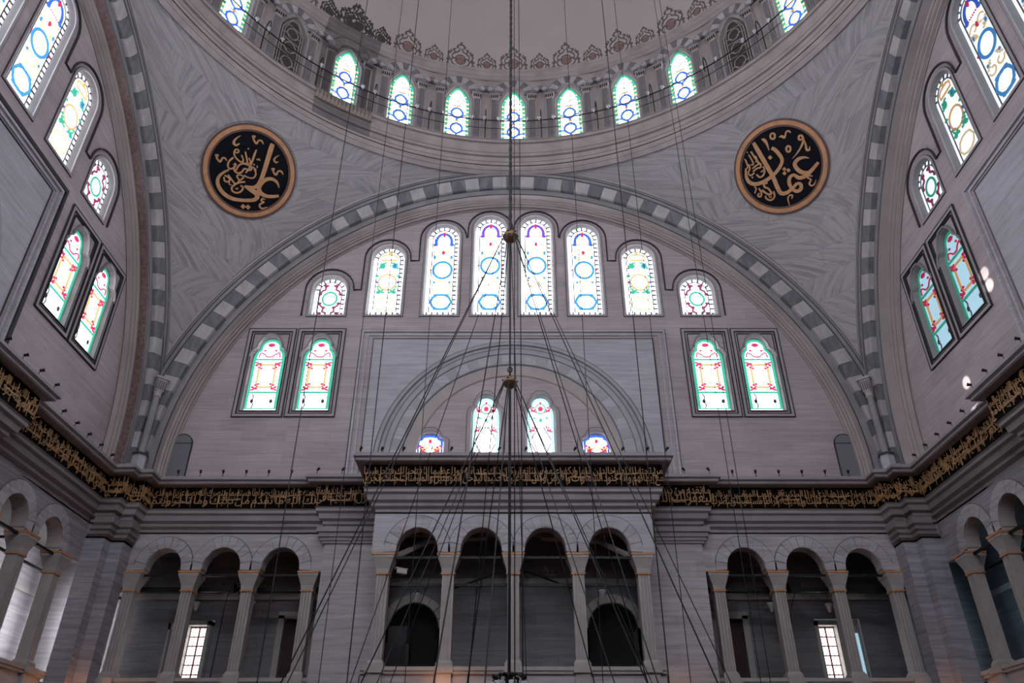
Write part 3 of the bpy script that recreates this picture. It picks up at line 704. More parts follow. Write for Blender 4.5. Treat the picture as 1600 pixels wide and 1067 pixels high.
# dome
prof = [(12.45*math.cos(PI/2*i/40), 30.86+12.45*math.sin(PI/2*i/40)) for i in range(41)]
dome = ob('ceiling_dome', mesh(lathe(prof, 128), 'dome', True), None, (0, Y0, 0)); struct(dome, 'plain grey plaster dome with painted ornaments round its foot', 'dome')
def orn_on_dome(g, al, mat, name, off=.01):
    """bend a flat motif (x along the ring, z up the curve) onto the dome"""
    V = []
    for x, y, z in g[0]:
        lat = z/12.45; rr = 12.45-off+y
        th = al+x/(12.45*max(math.cos(lat), .2))
        V.append((rr*math.cos(lat)*math.sin(th), rr*math.cos(lat)*math.cos(th), 30.86+rr*math.sin(lat)))
    return ob(name, mesh((V, g[1]), mat), dome)
def motif(s, big_=True):
    L, Rr = [], ([], [])
    g = ([], [])
    def rb(p, w_): return ribbon(smooth_pts([(a*s, b_*s) for a, b_ in p], 3), w_*s, -.02, .01)
    for m_ in (-1, 1):
        for p, w_ in (([(m_*.05, .05), (m_*.28, .12), (m_*.36, .32), (m_*.26, .48), (m_*.14, .44), (m_*.18, .34)], .05), ([(m_*.3, .4), (m_*.34, .62), (m_*.22, .78), (m_*.1, .86), (m_*.04, 1.02)], .045),
                      ([(m_*.42, .04), (m_*.5, .2), (m_*.44, .4), (m_*.5, .62), (m_*.42, .74)], .05), ([(m_*.36, .32), (m_*.46, .44), (m_*.52, .36)], .04), ([(m_*.2, .8), (m_*.3, .92), (m_*.2, 1.0)], .04),
                      ([(m_*.02, .02), (m_*.3, .03), (m_*.55, .02)], .05), ([(m_*.1, 1.02), (m_*.16, 1.15), (m_*.05, 1.25)], .045), ([(m_*.45, .7), (m_*.36, .84), (m_*.42, .9)], .04)):
            g = join(g, rb(p, w_))
        for cx, cz in ((.46, .78), (.28, .95), (.52, .34), (.14, 1.1)): g = join(g, disc(m_*cx*s, cz*s, .05*s, .05*s, -.02, .01, 8))
    g = join(g, disc(0, 1.3*s, .05*s, .1*s, -.02, .01, 8), ribbon(ell(0, .42*s, .2*s, .26*s, 16), .045*s, -.02, .01, True))
    return g
m_big, m_small = motif(1.16), motif(.82)
rb_, rs_ = disc(0, .42*1.16, .15*1.16, .19*1.16, -.015, .01), disc(0, .42*.82, .15*.82, .18*.82, -.015, .01)
for kk in range(-7, 8):
    al = 2*PI*kk/NB
    for a, g, r_ in ((al, m_big, rb_), (al+PI/NB, m_small, rs_)):
        old = U0_ < a < U1_ or abs(a-(U1_)) < .02
        if old and a == al:
            v = [(x*1.3, y, z*1.08) for x, y, z in g[0]]; v2 = [(x*.9+.12, y-.002, z*.85) for x, y, z in g[0]]; v3 = [(x*.7-.15, y-.003, z*1.0+.1) for x, y, z in g[0]]
            orn_on_dome(join((v, g[1]), (v2, g[1]), (v3, g[1]), disc(.1, .45, .2, .24, -.02, .01), disc(-.2, .3, .14, .18, -.02, .01)), a, 'ornd', 'painted_ornament')
        elif old: orn_on_dome(join(g, ([(x*.8+.05, y-.002, z*.9) for x, y, z in g[0]], g[1]), disc(0, .35, .16, .2, -.02, .01)), a, 'ornd', 'painted_ornament')
        else:
            o = orn_on_dome(g, a, 'orn', 'painted_ornament')
            h = orn_on_dome(r_, a, 'ornr', 'ornament_heart')
            h.parent = o
    g = join(disc(.6, .12, .07, .07, -.015, .01, 8), disc(-.6, .12, .07, .07, -.015, .01, 8))
    orn_on_dome(g, al, 'orn', 'painted_dot')

# ------------------------------------------------------------------ cornice, inscription band and piers
def path(o, side):
    xm, dm, cen = (6.6, 12.07, (4.80, 10.40)) if side in ('front', 'back') else (6.75, 11.75, None)
    L = [(-(11.7+o), 11.3+o), (-(11.7+o), 11.7+o), (-(11.3+o), 11.7+o), (-(11.3+o), 12.3+o), (-(xm-o), 12.3+o), (-(xm-o), dm+o)]
    if cen: L += [(-(cen[0]-o), dm+o), (-(cen[0]-o), cen[1]+o), (cen[0]-o, cen[1]+o), (cen[0]-o, dm+o)]
    L += [(xm-o, dm+o), (xm-o, 12.3+o), (11.3+o, 12.3+o), (11.3+o, 11.7+o)]
    return L
def psweep(prof, side, i0=None, i1=None):
    return grid([[(x, y, z) for x, y in path(o, side)[i0:i1]] for o, z in prof])
UP = [(.32, 10.80), (.10, 10.83), (.06, 10.86), (.06, 10.91), (0, 10.95), (0, 11.03), (.06, 11.06), (.06, 11.10), (1.0, 11.12)]
LO = [(.32, 10.10), (.36, 10.06), (.36, 9.97), (.44, 9.92), (.47, 9.76), (.58, 9.70), (.58, 9.61), (.70, 9.54), (.70, 9.40)]
EX = [(.45, 9.55), (.45, 9.36), (.53, 9.30), (.53, 9.20), (.60, 9.15), (.60, 9.06), (.70, 9.0), (.70, 8.95)]
# Arabic shaping into presentation forms, so that the letters join
ISO = {'ا': 0xFE8D, 'أ': 0xFE83, 'إ': 0xFE87, 'آ': 0xFE81, 'ب': 0xFE8F, 'ت': 0xFE95, 'ث': 0xFE99, 'ج': 0xFE9D, 'ح': 0xFEA1, 'خ': 0xFEA5, 'د': 0xFEA9, 'ذ': 0xFEAB, 'ر': 0xFEAD, 'ز': 0xFEAF,
       'س': 0xFEB1, 'ش': 0xFEB5, 'ص': 0xFEB9, 'ض': 0xFEBD, 'ط': 0xFEC1, 'ظ': 0xFEC5, 'ع': 0xFEC9, 'غ': 0xFECD, 'ف': 0xFED1, 'ق': 0xFED5, 'ك': 0xFED9, 'ل': 0xFEDD, 'م': 0xFEE1, 'ن': 0xFEE5,
       'ه': 0xFEE9, 'و': 0xFEED, 'ي': 0xFEF1, 'ى': 0xFEEF, 'ة': 0xFE93, 'ء': 0xFE80, 'ئ': 0xFE89, 'ؤ': 0xFE85}
RIGHT_ONLY = set('اأإآدذرزوىةؤ')
def shape(t):
    t = t.replace('لا', '\uFEFB').replace('لأ', '\uFEF7'); out = []
    for i, c in enumerate(t):
        if c in ISO:
            p, n = (t[i-1] if i else ' '), (t[i+1] if i+1 < len(t) else ' ')
            jp = p in ISO and p not in RIGHT_ONLY and p != 'ء' and c != 'ء'
            jn = (n in ISO or n in '\uFEFB\uFEF7') and n != 'ء' and c not in RIGHT_ONLY and c != 'ء'
            b_ = ISO[c]
            out.append(chr(b_+(3 if jp and jn else 1 if jp else 2 if jn else 0)))
        elif c in '\uFEFB\uFEF7':
            p = t[i-1] if i else ' '
            out.append(chr(ord(c)+(1 if p in ISO and p not in RIGHT_ONLY else 0)))
        else: out.append(c)
    return ''.join(reversed(out))
FATH = ('إنا فتحنا لك فتحا مبينا ليغفر لك الله ما تقدم من ذنبك وما تأخر ويتم نعمته عليك ويهديك صراطا مستقيما وينصرك الله نصرا عزيزا '
        'هو الذي أنزل السكينة في قلوب المؤمنين ليزدادوا إيمانا مع إيمانهم ولله جنود السماوات والأرض وكان الله عليما حكيما '
        'ليدخل المؤمنين والمؤمنات جنات تجري من تحتها الأنهار خالدين فيها ويكفر عنهم سيئاتهم وكان ذلك عند الله فوزا عظيما').split()
def text_mesh(words, width, height, z0, bold=.012):
    c = bpy.data.curves.new('letters', 'FONT'); c.body = shape(' '.join(words)); c.resolution_u = 2; c.size = 1.0; c.space_word = .35; c.offset = bold
    c.fill_mode = 'FRONT'; c.extrude = .012
    o = bpy.data.objects.new('letters', c); COL.objects.link(o); bpy.context.view_layer.update()
    me = o.to_mesh(); V = [tuple(v.co) for v in me.vertices]; F = [tuple(p.vertices) for p in me.polygons]; o.to_mesh_clear()
    bpy.data.objects.remove(o); bpy.data.curves.remove(c)
    if not V: return ([], [])
    xs_ = [v[0] for v in V]; zs_ = [v[1] for v in V]; x0, x1, q0, q1 = min(xs_), max(xs_), min(zs_), max(zs_)
    return [((x-x0)/(x1-x0)*width, -zz, z0+(y-q0)/(q1-q0)*height) for x, y, zz in V], F
wi = [0]
def take(n):
    r = [FATH[(wi[0]+i) % len(FATH)] for i in range(n)]; wi[0] = (wi[0]+n) % len(FATH); return r
for side in ('front', 'left', 'right', 'back'):
    e = anchor('trim_cornice_'+side, side); e.location = (0, Y0, 0)
    struct(e, {'front': 'stepped stone cornice with gilded inscription band along the far wall', 'left': 'cornice and gilded inscription band running along the left wall',
               'right': 'cornice and gilded inscription band running along the right wall', 'back': 'cornice behind the camera position'}[side], 'cornice')
    ob('upper_cornice', psweep(UP, side), e, mat='cornice')
    ob('upper_line', psweep([(-.004, 10.945), (-.004, 10.965)], side), e, mat='line')
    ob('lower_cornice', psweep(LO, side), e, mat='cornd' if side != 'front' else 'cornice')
    for q in (10.055, 9.915, 9.695): ob('lower_line', psweep([([o_ for o_, z_ in LO if z_ > q-.03][-1]-.004, q), ([o_ for o_, z_ in LO if z_ > q-.03][-1]-.004, q+.022)], side), e, mat='lineS')
    fz_ = ob('inscription_band', psweep([(.32, 10.10), (.32, 10.80)], side), e, mat='frieze')
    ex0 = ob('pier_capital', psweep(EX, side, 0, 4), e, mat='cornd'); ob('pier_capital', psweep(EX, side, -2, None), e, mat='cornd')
    if side == 'back': continue
    P = path(.30, side)
    for i in range(len(P)-1):
        (xa, ya), (xb, yb) = P[i], P[i+1]; L = math.hypot(xb-xa, yb-ya)
        if L < .3: continue
        if side == 'front' and 6 <= i <= 8 and i != 7: continue
        if side == 'left' and xb < -1: continue
        if side == 'right' and xa > 1: continue
        n = max(1, round(L/.60))
        ww = L-.04
        lo = text_mesh(take(n), ww, .47, 10.115, .004)
        up = text_mesh(take(max(1, round(n*1.25))), ww, .42, 10.37, .002)
        g = join(lo, ([(x, y+.006, z) for x, y, z in up[0]], up[1]))
        # long horizontal strokes tie the two lines, as in the stacked script
        k = max(1, int(L/1.5)); ex_ = ([], [])
        for q in range(k):
            xx = .2+(ww-.6)*(q+.5)/k-.3; hz = 10.40+.1*((q*7) % 3-1)
            ex_ = join(ex_, ribbon([(xx, hz), (xx+.35, hz-.012), (xx+.62, hz+.01)], .035, -.016, 0))
        for q in range(int(ww/.2)):
            xx = .08+q*.2+.03*((q*5) % 3); h0 = 10.13+.2*((q*3) % 2)
            ex_ = join(ex_, ribbon([(xx, h0), (xx-.015, h0+.38)], [.014, .026], -.014, 0))
        g = join(g, ex_)
        a = math.atan2(yb-ya, xb-xa)
        o = ob('inscription', mesh(g, 'goldf', name='inscription'), fz_, (xa+(xb-xa)/L*.02, ya+(yb-ya)/L*.02, 0), a)
        o['label'] = 'gilded Arabic lettering'
    # piers below: stair-stepped corner and the plain flanking piers
DA = 13.0         # plane of the side arcades
GE = ob('wall_gallery_end', None, None, (0, Y0, 0)); struct(GE, 'closed ends of the side galleries', 'wall')
for s1 in (-1, 1):
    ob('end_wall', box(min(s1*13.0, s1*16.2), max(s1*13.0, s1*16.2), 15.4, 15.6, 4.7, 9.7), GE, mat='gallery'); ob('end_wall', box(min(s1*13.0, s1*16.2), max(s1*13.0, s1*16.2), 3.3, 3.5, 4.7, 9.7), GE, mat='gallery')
for side in ('front', 'left', 'right', 'back'):
    e = anchor('wall_pier_'+side, side); e.location = (0, Y0, 0)
    struct(e, {'front': 'grey marble piers below the cornice at the far wall', 'left': 'grey marble corner pier and lower wall at the left', 'right': 'grey marble corner pier and lower wall at the right', 'back': 'lower wall behind the camera position'}[side], 'pier')
    st = path(.70, side)
    ob('corner_pier', grid([[(x, y, z) for x, y in st[0:4]] for z in (0, 9.45)]), e, mat='pier_shaded')
    ob('corner_pier', grid([[(x, y, z) for x, y in st[-2:]] for z in (0, 9.45)]), e, mat='pier_shaded')
    if side in ('front', 'back'):
        for s1 in (-1, 1):
            xs_ = sorted((s1*5.9, s1*3.95)); ob('flank_pier', box(xs_[0], xs_[1], 12.77, 14.2, 0, 9.5), e, mat='lower')
            xs_ = sorted((s1*6.15, s1*4.0))
            g = join(*[box(xs_[0]+q, xs_[1]-q, 12.77-p_, 13.2, z0, z1) for q, p_, z0, z1 in ((0, .24, 9.34, 9.5), (.06, .17, 9.20, 9.34), (.12, .11, 9.10, 9.20), (.17, .06, 9.02, 9.10))])
            ob('pier_capital', g, e, mat='cornice')
    else:
        ob('lower_wall', join(box(-12.0, 12.0, DA, DA+.4, 0, 4.4)), e, mat='lower')
        s1 = 1 if side == 'left' else -1
        if side != 'back':
            xs_ = sorted((s1*4.9, s1*-12.0)); ob('lower_wall', box(xs_[0], xs_[1], 12.45, DA+.4, 4.4, 9.5), e, mat='lower')
# flat top of the projecting centre block
tb = ob('ceiling_balcony', join(box(-3.9, 3.9, 11.2, 13.0, 9.45, 10.9), box(-4.3, 4.3, 10.8, 13.0, 10.9, 11.09)), None, (0, Y0, 0), 0, mat='cornice'); struct(tb, 'flat top of the projecting centre balcony', 'ceiling')

# ------------------------------------------------------------------ arcades
def vprism(poly, z0, z1):
    n = len(poly); v = [(x, y, z0) for x, y in poly]+[(x, y, z1) for x, y in poly]
    return v, [tuple(range(n-1, -1, -1)), tuple(range(n, 2*n))]+[(i, (i+1) % n, (i+1) % n+n, i+n) for i in range(n)]
def fluted(wd, dp):
    h = wd/2; p = []
    n = 3; s = wd/(2*n+1)
    for i in range(2*n+1):
        y = .0 if i % 2 == 0 else .035
        p += [(-h+s*i, y), (-h+s*(i+1), y)]
    return p+[(h, dp), (-h, dp)]
shaft_me = mesh(vprism(fluted(.33, .33), 5.32, 7.62), 'pillar', name='pillar')
base_me = mesh(join(box(-.23, .23, -.06, .39, 5.15, 5.26), frustum(-.22, .22, -.05, .38, 5.26, -.18, .18, -.01, .34, 5.34)), 'pillar', name='base')
cap2_me = mesh(join(frustum(-.18, .18, -.015, .345, 7.66, -.20, .20, -.03, .36, 7.80), frustum(-.20, .20, -.03, .36, 7.80, -.30, .30, -.12, .46, 8.08), box(-.31, .31, -.13, .47, 8.08, 8.16)), 'pillar', name='capital')
gilt_me = mesh(join(box(-.33, .33, -.15, .49, 8.155, 8.215), box(-.20, .20, -.03, .36, 7.62, 7.67)), 'gilt', name='gilding')
def half_outline(x0, x1, xs_, zi=8.215, top_=9.45):
    p = [(x0, top_), (x0, zi)]
    for i in range(len(xs_)-1):
        l, r_ = xs_[i]+.30, xs_[i+1]-.30; c = (l+r_)/2; rad = (r_-l)/2-.03
        p += [(l, zi), (l, zi+.07), (l+.03, zi+.10)]
        zz = zi+.10
        p += [(c+rad*math.cos(PI-PI*k/20), zz+1.1*rad*math.sin(PI-PI*k/20)) for k in range(21)]
        p += [(r_-.03, zi+.10), (r_, zi+.07), (r_, zi)]
    p += [(x1, zi), (x1, top_)]
    return p
def clean(p):
    out = [p[0]]
    for q in p[1:]:
        if math.hypot(q[0]-out[-1][0], q[1]-out[-1][1]) > 1e-4: out.append(q)
    return out
def arcade(name, side, xs_, x0, x1, d, label, wallmat='lower', skip=()):
    e = anchor(name, side); e.location = (0, Y0, 0); struct(e, label, 'arcade')
    ob('arch_wall', sheet(clean(half_outline(x0, x1, xs_)), [], d), e, mat=wallmat)
    v, f = ribbon(clean(half_outline(x0, x1, xs_))[1:-1], .001, d, d+.42); ob('arch_soffit', (v, f), e, mat='tan')
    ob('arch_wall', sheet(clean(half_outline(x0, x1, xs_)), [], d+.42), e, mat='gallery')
    for i, x in enumerate(xs_):
        if i in skip: continue
        c = ob('pillar', shaft_me, e, (x, d+.03, 0)); ob('base', base_me, c); ob('capital', cap2_me, c); ob('gilding', gilt_me, c)
    for i in range(len(xs_)-1):
        c = (xs_[i]+xs_[i+1])/2; rad = (xs_[i+1]-xs_[i]-.6)/2-.03; zz = 8.315; N = 11
        for k in range(N):
            b0, b1 = R(-4)+R(188)*k/N, R(-4)+R(188)*(k+1)/N
            def el(r_, t): return (c+r_*math.cos(t), zz+(1.1*rad+(r_-rad))*math.sin(t))
            b0 += .007; b1 -= .007; bm_ = (b0+b1)/2
            ob('voussoir', prism([el(rad+.012, b0), el(rad+.012, bm_), el(rad+.012, b1), el(rad+.36, b1), el(rad+.36, bm_), el(rad+.36, b0)], d-.03-.006*(k % 2), d+.01), e, mat='lower' if k % 3 else 'panelm')
        ob('arch_line', ribbon(ell(c, zz, -(rad+.375), 1.1*rad+.375, 20, R(8), R(172)), .022, d-.014, d, False), e, mat='lineS')
        ob('tie_rod', box(xs_[i]+.1, xs_[i+1]-.1, d+.12, d+.18, 8.10, 8.17), e, mat='iron')
    return e
GL = [-11.78, -10.0, -8.16, -6.32]
arcade('wall_arcade_front_left', 'front', GL, -12.0, -5.9, DA, 'three-arched gallery opening at the left of the far wall')
arcade('wall_arcade_front_right', 'front', [-x for x in reversed(GL)], 5.9, 12.0, DA, 'three-arched gallery opening at the right of the far wall')
arcade('wall_arcade_centre', 'front', [-3.72, -1.86, 0, 1.86, 3.72], -4.1, 4.1, 11.1, 'four-arched projecting balcony in the middle of the far wall', 'panelm')
SLX = [5.6, 7.45, 9.3, 11.15]
arcade('wall_arcade_left', 'left', SLX, 4.9, 12.0, DA, 'arched gallery opening in the left side wall', 'pier_shaded')
arcade('wall_arcade_right', 'right', [-x for x in reversed(SLX)], -12.0, -4.9, DA, 'arched gallery opening in the right side wall', 'pier_shaded')
# balcony sides, parapets
pb = anchor('wall_parapet', 'front'); pb.location = (0, Y0, 0); struct(pb, 'stone parapets with moulded rails below the far galleries', 'parapet')
def parapet(x0, x1, d, parent, posts=()):
    ob('parapet_panel', box(x0, x1, d+.06, d+.34, 0, 5.06), parent, mat='lower')
    ob('rail', join(box(x0, x1, d-.06, d+.42, 5.06, 5.16), box(x0, x1, d-.02, d+.36, 4.98, 5.06)), parent, mat='pillar')
    for x in posts: ob('post', join(box(x-.2, x+.2, d-.05, d+.38, 0, 5.0), box(x-.25, x+.25, d-.12, d+.45, 5.0, 5.16)), parent, mat='pillar')
parapet(-12.0, -5.9, DA, pb, GL); parapet(5.9, 12.0, DA, pb, [-x for x in GL]); parapet(-4.1, 4.1, 11.1, pb, (-3.72, -1.86, 0, 1.86, 3.72))
for s1 in (-1, 1):
    xs_ = sorted((s1*4.1, s1*3.85))
    ob('balcony_side', box(xs_[0], xs_[1], 11.14, 12.9, 8.215, 9.45), pb, mat='panelm'); ob('balcony_side', box(xs_[0], xs_[1], 11.3, 12.9, 0, 5.1), pb, mat='lower')
for sd, xs_ in (('left', SLX), ('right', [-x for x in SLX])):
    q = anchor('wall_parapet_'+sd, sd); q.location = (0, Y0, 0); struct(q, 'stone parapet of the gallery in the %s side wall' % sd, 'parapet')
    a_, b_ = sorted((xs_[0]-.7*(1 if sd == 'left' else -1), xs_[-1]+.8*(1 if sd == 'left' else -1)))
    parapet(a_, b_, DA, q, xs_)
# gallery rooms behind the arcades: outer wall, floor, ceiling
def gal(name, side, x0, x1, d0, d1, label, wmat='gallery', ends=True, openings=()):
    e = anchor(name, side); e.location = (0, Y0, 0); struct(e, label, 'wall')
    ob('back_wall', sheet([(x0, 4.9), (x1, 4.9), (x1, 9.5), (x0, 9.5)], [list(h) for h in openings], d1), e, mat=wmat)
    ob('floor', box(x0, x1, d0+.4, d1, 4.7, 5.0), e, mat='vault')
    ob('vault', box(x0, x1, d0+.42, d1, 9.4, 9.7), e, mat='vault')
    g = ([], [])
    ob('string_course', join(box(x0, x1, d1-.10, d1, 7.95, 8.05), box(x0, x1, d1-.06, d1, 8.05, 8.15)), e, mat='pillar')
    if ends:
        ob('end_wall', box(x0-.2, x0, d0+.45, d1, 4.7, 9.6), e, mat=wmat); ob('end_wall', box(x1, x1+.2, d0+.45, d1, 4.7, 9.6), e, mat=wmat)
    return e
def rect(x0, x1, z0, z1): return [(x0, z0), (x1, z0), (x1, z1), (x0, z1)]
DG = 15.5
def tiebeam(g, x0, x1):
    ob('beam', box(x0, x1, 14.0, 14.12, 7.86, 8.0), g, mat='iron')
g1 = gal('wall_gallery_front_left', 'front', -13.6, -5.6, DA, DG, 'dim wall at the back of the left far gallery', openings=[rect(-7.75, -6.55, 4.95, 7.45), rect(-10.95, -9.85, 5.0, 7.3)])
g2 = gal('wall_gallery_front_right', 'front', 5.6, 13.6, DA, DG, 'dim wall at the back of the right far gallery', openings=[rect(6.55, 7.75, 4.95, 7.45), rect(9.95, 11.45, 5.0, 7.35)])
g3 = gal('wall_gallery_centre', 'front', -4.2, 4.2, 11.1, 13.6, 'shaded inner wall of the centre balcony', ends=False, openings=[shift(out_arch(1.5, 2.45), -3.05, 4.95), shift(out_arch(1.5, 2.45), 3.05, 4.95)])
tiebeam(g1, -13.5, -5.7); tiebeam(g2, 5.7, 13.5)
for s1 in (-1, 1):
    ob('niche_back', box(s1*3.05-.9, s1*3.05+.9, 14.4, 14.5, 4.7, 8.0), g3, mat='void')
    ob('niche_arch', join(*[wedge(.78, 1.02, PI*k/9+.01, PI*(k+1)/9-.01, 13.56, 13.6, 6.65, s1*3.05, False) for k in range(9)]), g3, mat='pillar')
    ob('niche_side', join(box(s1*3.05-.95, s1*3.05-.75, 13.6, 14.45, 4.9, 6.7), box(s1*3.05+.75, s1*3.05+.95, 13.6, 14.45, 4.9, 6.7)), g3, mat='gallery')
    # diagonal vault ribs and an iron strut under the balcony's ceiling
    ob('vault_rib', tube([(s1*3.7, 11.55, 8.15), (s1*2.6, 12.3, 8.95), (s1*.9, 12.9, 9.25)], .09, 6), g3, mat='tan')
    ob('strut', box(s1*1.95, s1*3.8, 11.62, 11.68, 7.42, 7.5), g3, mat='iron'); ob('strut', box(s1*.05, s1*1.8, 11.62, 11.68, 7.42, 7.5), g3, mat='iron')
    ob('strut', tube([(s1*.1, 11.7, 7.95), (s1*1.8, 12.4, 7.55)], .03, 5), g3, mat='iron')
g4 = gal('wall_gallery_left', 'left', 3.5, 15.6, DA, 15.9, 'pale daylit wall at the back of the left gallery', wmat='lower', ends=False)
g5 = gal('wall_gallery_right', 'right', -15.6, -3.5, DA, 15.9, 'dark wall at the back of the right gallery', ends=False)
for gg, s1, sd in ((g4, 1, 'left'), (g5, -1, 'right')):
    for x in (8.9, 10.75):
        ob('pilaster', join(box(s1*x-.2, s1*x+.2, 15.72, 15.9, 5.0, 7.7)), gg, mat='pillar')
        c = ob('pilaster_capital', frustum(s1*x-.2, s1*x+.2, 15.7, 15.9, 7.7, s1*x-.3, s1*x+.3, 15.6, 15.9, 8.1), gg, mat='pillar')
        ob('gilding', join(box(s1*x-.32, s1*x+.32, 15.58, 15.9, 8.1, 8.16), box(s1*x-.22, s1*x+.22, 15.68, 15.9, 7.66, 7.7)), c, mat='gilt')
    xs_ = sorted((s1*4.0, s1*13.5)); ob('tie_rod', box(xs_[0], xs_[1], 14.3, 14.37, 8.08, 8.15), gg, mat='iron')
    for x in (9.3, 7.45): ob('tie_rod', box(s1*x-.03, s1*x+.03, 13.3, 15.8, 8.1, 8.16), gg, mat='iron')
# doors and windows of the far galleries
def gdoor(n, x, label):
    d_ = ob('door_%d' % n, None, None, wpt('front', x, DG, 4.95), 0); struct(d_, label, 'door')
    ob('leaf', box(-.42, .42, .25, .32, 0, 2.4), d_, mat='door')
    ob('frame', join(box(-.62, -.42, -.04, .3, 0, 2.5), box(.42, .62, -.04, .3, 0, 2.5), box(-.62, .62, -.04, .3, 2.4, 2.62)), d_, mat='pillar')
gdoor(3, -7.15, 'dark red door in the left far gallery'); gdoor(4, 7.15, 'dark door in the right far gallery')
def gwin(x, wd, h, sx, label, gm, extra):
    WN[0] += 1
    e = ob('window_%d' % WN[0], None, None, wpt('front', x, DG, 5.0), 0); struct(e, label, 'window')
    ob('reveal', join(box(-wd/2-.12, -wd/2, -.03, .35, 0, h+.12), box(wd/2, wd/2+.12, -.03, .35, 0, h+.12), box(-wd/2-.12, wd/2+.12, -.03, .35, h, h+.14)), e, mat='pillar')
    s = ob('sash', join(box(-wd/2, wd/2, .26, .30, 0, h)), e, mat='sash')
    cols = 4; pw = (wd-.10)/cols
    for c_ in range(cols):
        for r_ in range(7):
            x0 = -wd/2+.03+pw*c_+(.04 if c_ >= 2 else 0); z0 = .04+r_*(h-.12)/7+(.05 if r_ >= 1 else 0)
            ob('pane', box(x0+.015, x0+pw-.015, .235, .262, z0+.015, z0+(h-.12)/7-.03), s, mat=gm)
    return e
gwin(-10.4, .62, 2.15, -1, 'bright small-paned window in the left far gallery', 'glass_gal', 0)
gwin(10.35, .60, 2.15, 1, 'bright small-paned window with crimson frame in the right far gallery', 'glass_gal', 0)
WN[0] += 1
e = ob('window_%d' % WN[0], None, None, wpt('front', 11.15, DG, 5.0), 0); struct(e, 'narrow strip window beside the crimson-framed one, right far gallery', 'window')
ob('pane', box(-.16, .16, .02, .05, .2, 1.9), e, mat='glass_blue'); ob('reveal', join(box(-.16, .16, .0, .06, 1.9, 2.3), box(-.22, -.16, -.03, .14, 0, 2.35), box(.16, .22, -.03, .14, 0, 2.35)), e, mat='pillar')
WN[0] += 1
e = ob('window_%d' % WN[0], None, None, wpt('front', -11.15, DG, 5.0), 0); struct(e, 'blue-lit narrow strip of window beside the bright panes, left far gallery', 'window')
ob('pane', box(-.12, .12, .05, .08, .1, 2.0), e, mat=glow('blue_daylight_strip', (.10, .20, .36), .8)); ob('reveal', join(box(-.2, -.12, -.03, .1, 0, 2.2), box(.12, .2, -.03, .1, 0, 2.2), box(-.2, .2, -.03, .1, 2.0, 2.2)), e, mat='pillar')
# added window-shaped light panels, unseen behind the corner piers, to brighten the side galleries
WN[0] += 1
e = ob('window_%d' % WN[0], None, None, wpt('left', 14.88, 13.95, 5.2), SIDES['left']); struct(e, 'added window-shaped light panel at the far end of the left gallery, unseen behind the corner pier', 'window')
ob('glass', box(-.03, 0, -.45, .42, .1, 3.0), e, mat=glow('added_gallery_light', (.97, .97, 1), 15.0)); ob('frame', join(box(-.06, .03, -.5, -.45, 0, 3.1), box(-.06, .03, .42, .46, 0, 3.1), box(-.06, .03, -.5, .46, 3.0, 3.1), box(-.06, .03, -.5, .46, 0, .1)), e, mat='pillar')
WN[0] += 1
e = ob('window_%d' % WN[0], None, None, wpt('right', -14.88, 13.95, 5.2), SIDES['right']); struct(e, 'added window-shaped light panel at the far end of the right gallery, unseen behind the corner pier', 'window')
ob('glass', box(0, .03, -.45, .42, .1, 3.0), e, mat=glow('added_blue_gallery_light', (.55, .8, 1), 1.6)); ob('frame', join(box(-.03, .06, -.5, -.45, 0, 3.1), box(-.03, .06, .42, .46, 0, 3.1), box(-.03, .06, -.5, .46, 3.0, 3.1), box(-.03, .06, -.5, .46, 0, .1)), e, mat='pillar')
fl = ob('floor', box(-20, 20, -20, 20, -.3, 0), None, (0, Y0, 0), 0, mat='carpet'); struct(fl, 'dark red carpeted floor of the hall', 'floor')

# ------------------------------------------------------------------ calligraphy roundels
def frame_at(p):
    n = (Vector((0, Y0, ZC))-p).normalized(); f = -n; x = f.cross(Vector((0, 0, 1))).normalized(); z = x.cross(f)
    return Matrix(((x.x, f.x, z.x, p.x), (x.y, f.y, z.y, p.y), (x.z, f.z, z.z, p.z), (0, 0, 0, 1)))
def roundel(p, c, J, main, small_, marks, dots, label):
    e = ob('calligraphy_roundel', None); e.matrix_world = frame_at(Vector(p)); tag(e, label, 'roundel', 'calligraphy roundels on the corner vaults')
    k = .1687/42.6
    ob('board', disc(0, 0, 372*k, 372*k, -.10, .06, 64), e, mat='board')
    def rg(r0, r1, y0, y1): return join(band(ell(0, 0, r1*k, r1*k, 72), ell(0, 0, r0*k, r0*k, 72), y0, y0), band(ell(0, 0, r1*k, r1*k, 72), ell(0, 0, r1*k, r1*k, 72), y0, y1), band(ell(0, 0, r0*k, r0*k, 72), ell(0, 0, r0*k, r0*k, 72), y0, y1))
    ob('gilded_rim', rg(384, 422, -.16, .1), e, mat='goldr'); ob('brown_rim', rg(422, 441, -.14, .3), e, mat='rimb'); ob('inner_rim', rg(366, 384, -.13, .1), e, mat='rimb')
    ob('stone_edge', rg(441, 452, -.09, .3), e, mat='grey'); ob('edge_line', rg(452, 456, -.10, .3), e, mat='line')
    def cv(q): 
        du, dv = (q[0]-c[0])*.1687, (q[1]-c[1])*.1687
        return (J[0][0]*du+J[0][1]*dv, J[1][0]*du+J[1][1]*dv)
    def strokes(L, y):
        g = ([], [])
        for s in L:
            pts = smooth_pts([(*cv(q), q[2]*k) for q in s], 5)
            g = join(g, ribbon([(a, b_) for a, b_, _ in pts], [w_ for *_, w_ in pts], y, y+.03))
            y -= .0006
        return g
    ob('large_inscription', strokes(main, -.130), e, mat='gold'); ob('small_inscription', strokes(small_, -.134), e, mat='gold')
    for q in marks: ob('vowel_mark', strokes([q], -.13), e, mat='gold')
    for x, y, s in dots:
        a = [cv((x-s, y)), cv((x, y-s)), cv((x+s, y)), cv((x, y+s))]; ob('dot', prism(a, -.132, -.10), e, mat='gold')
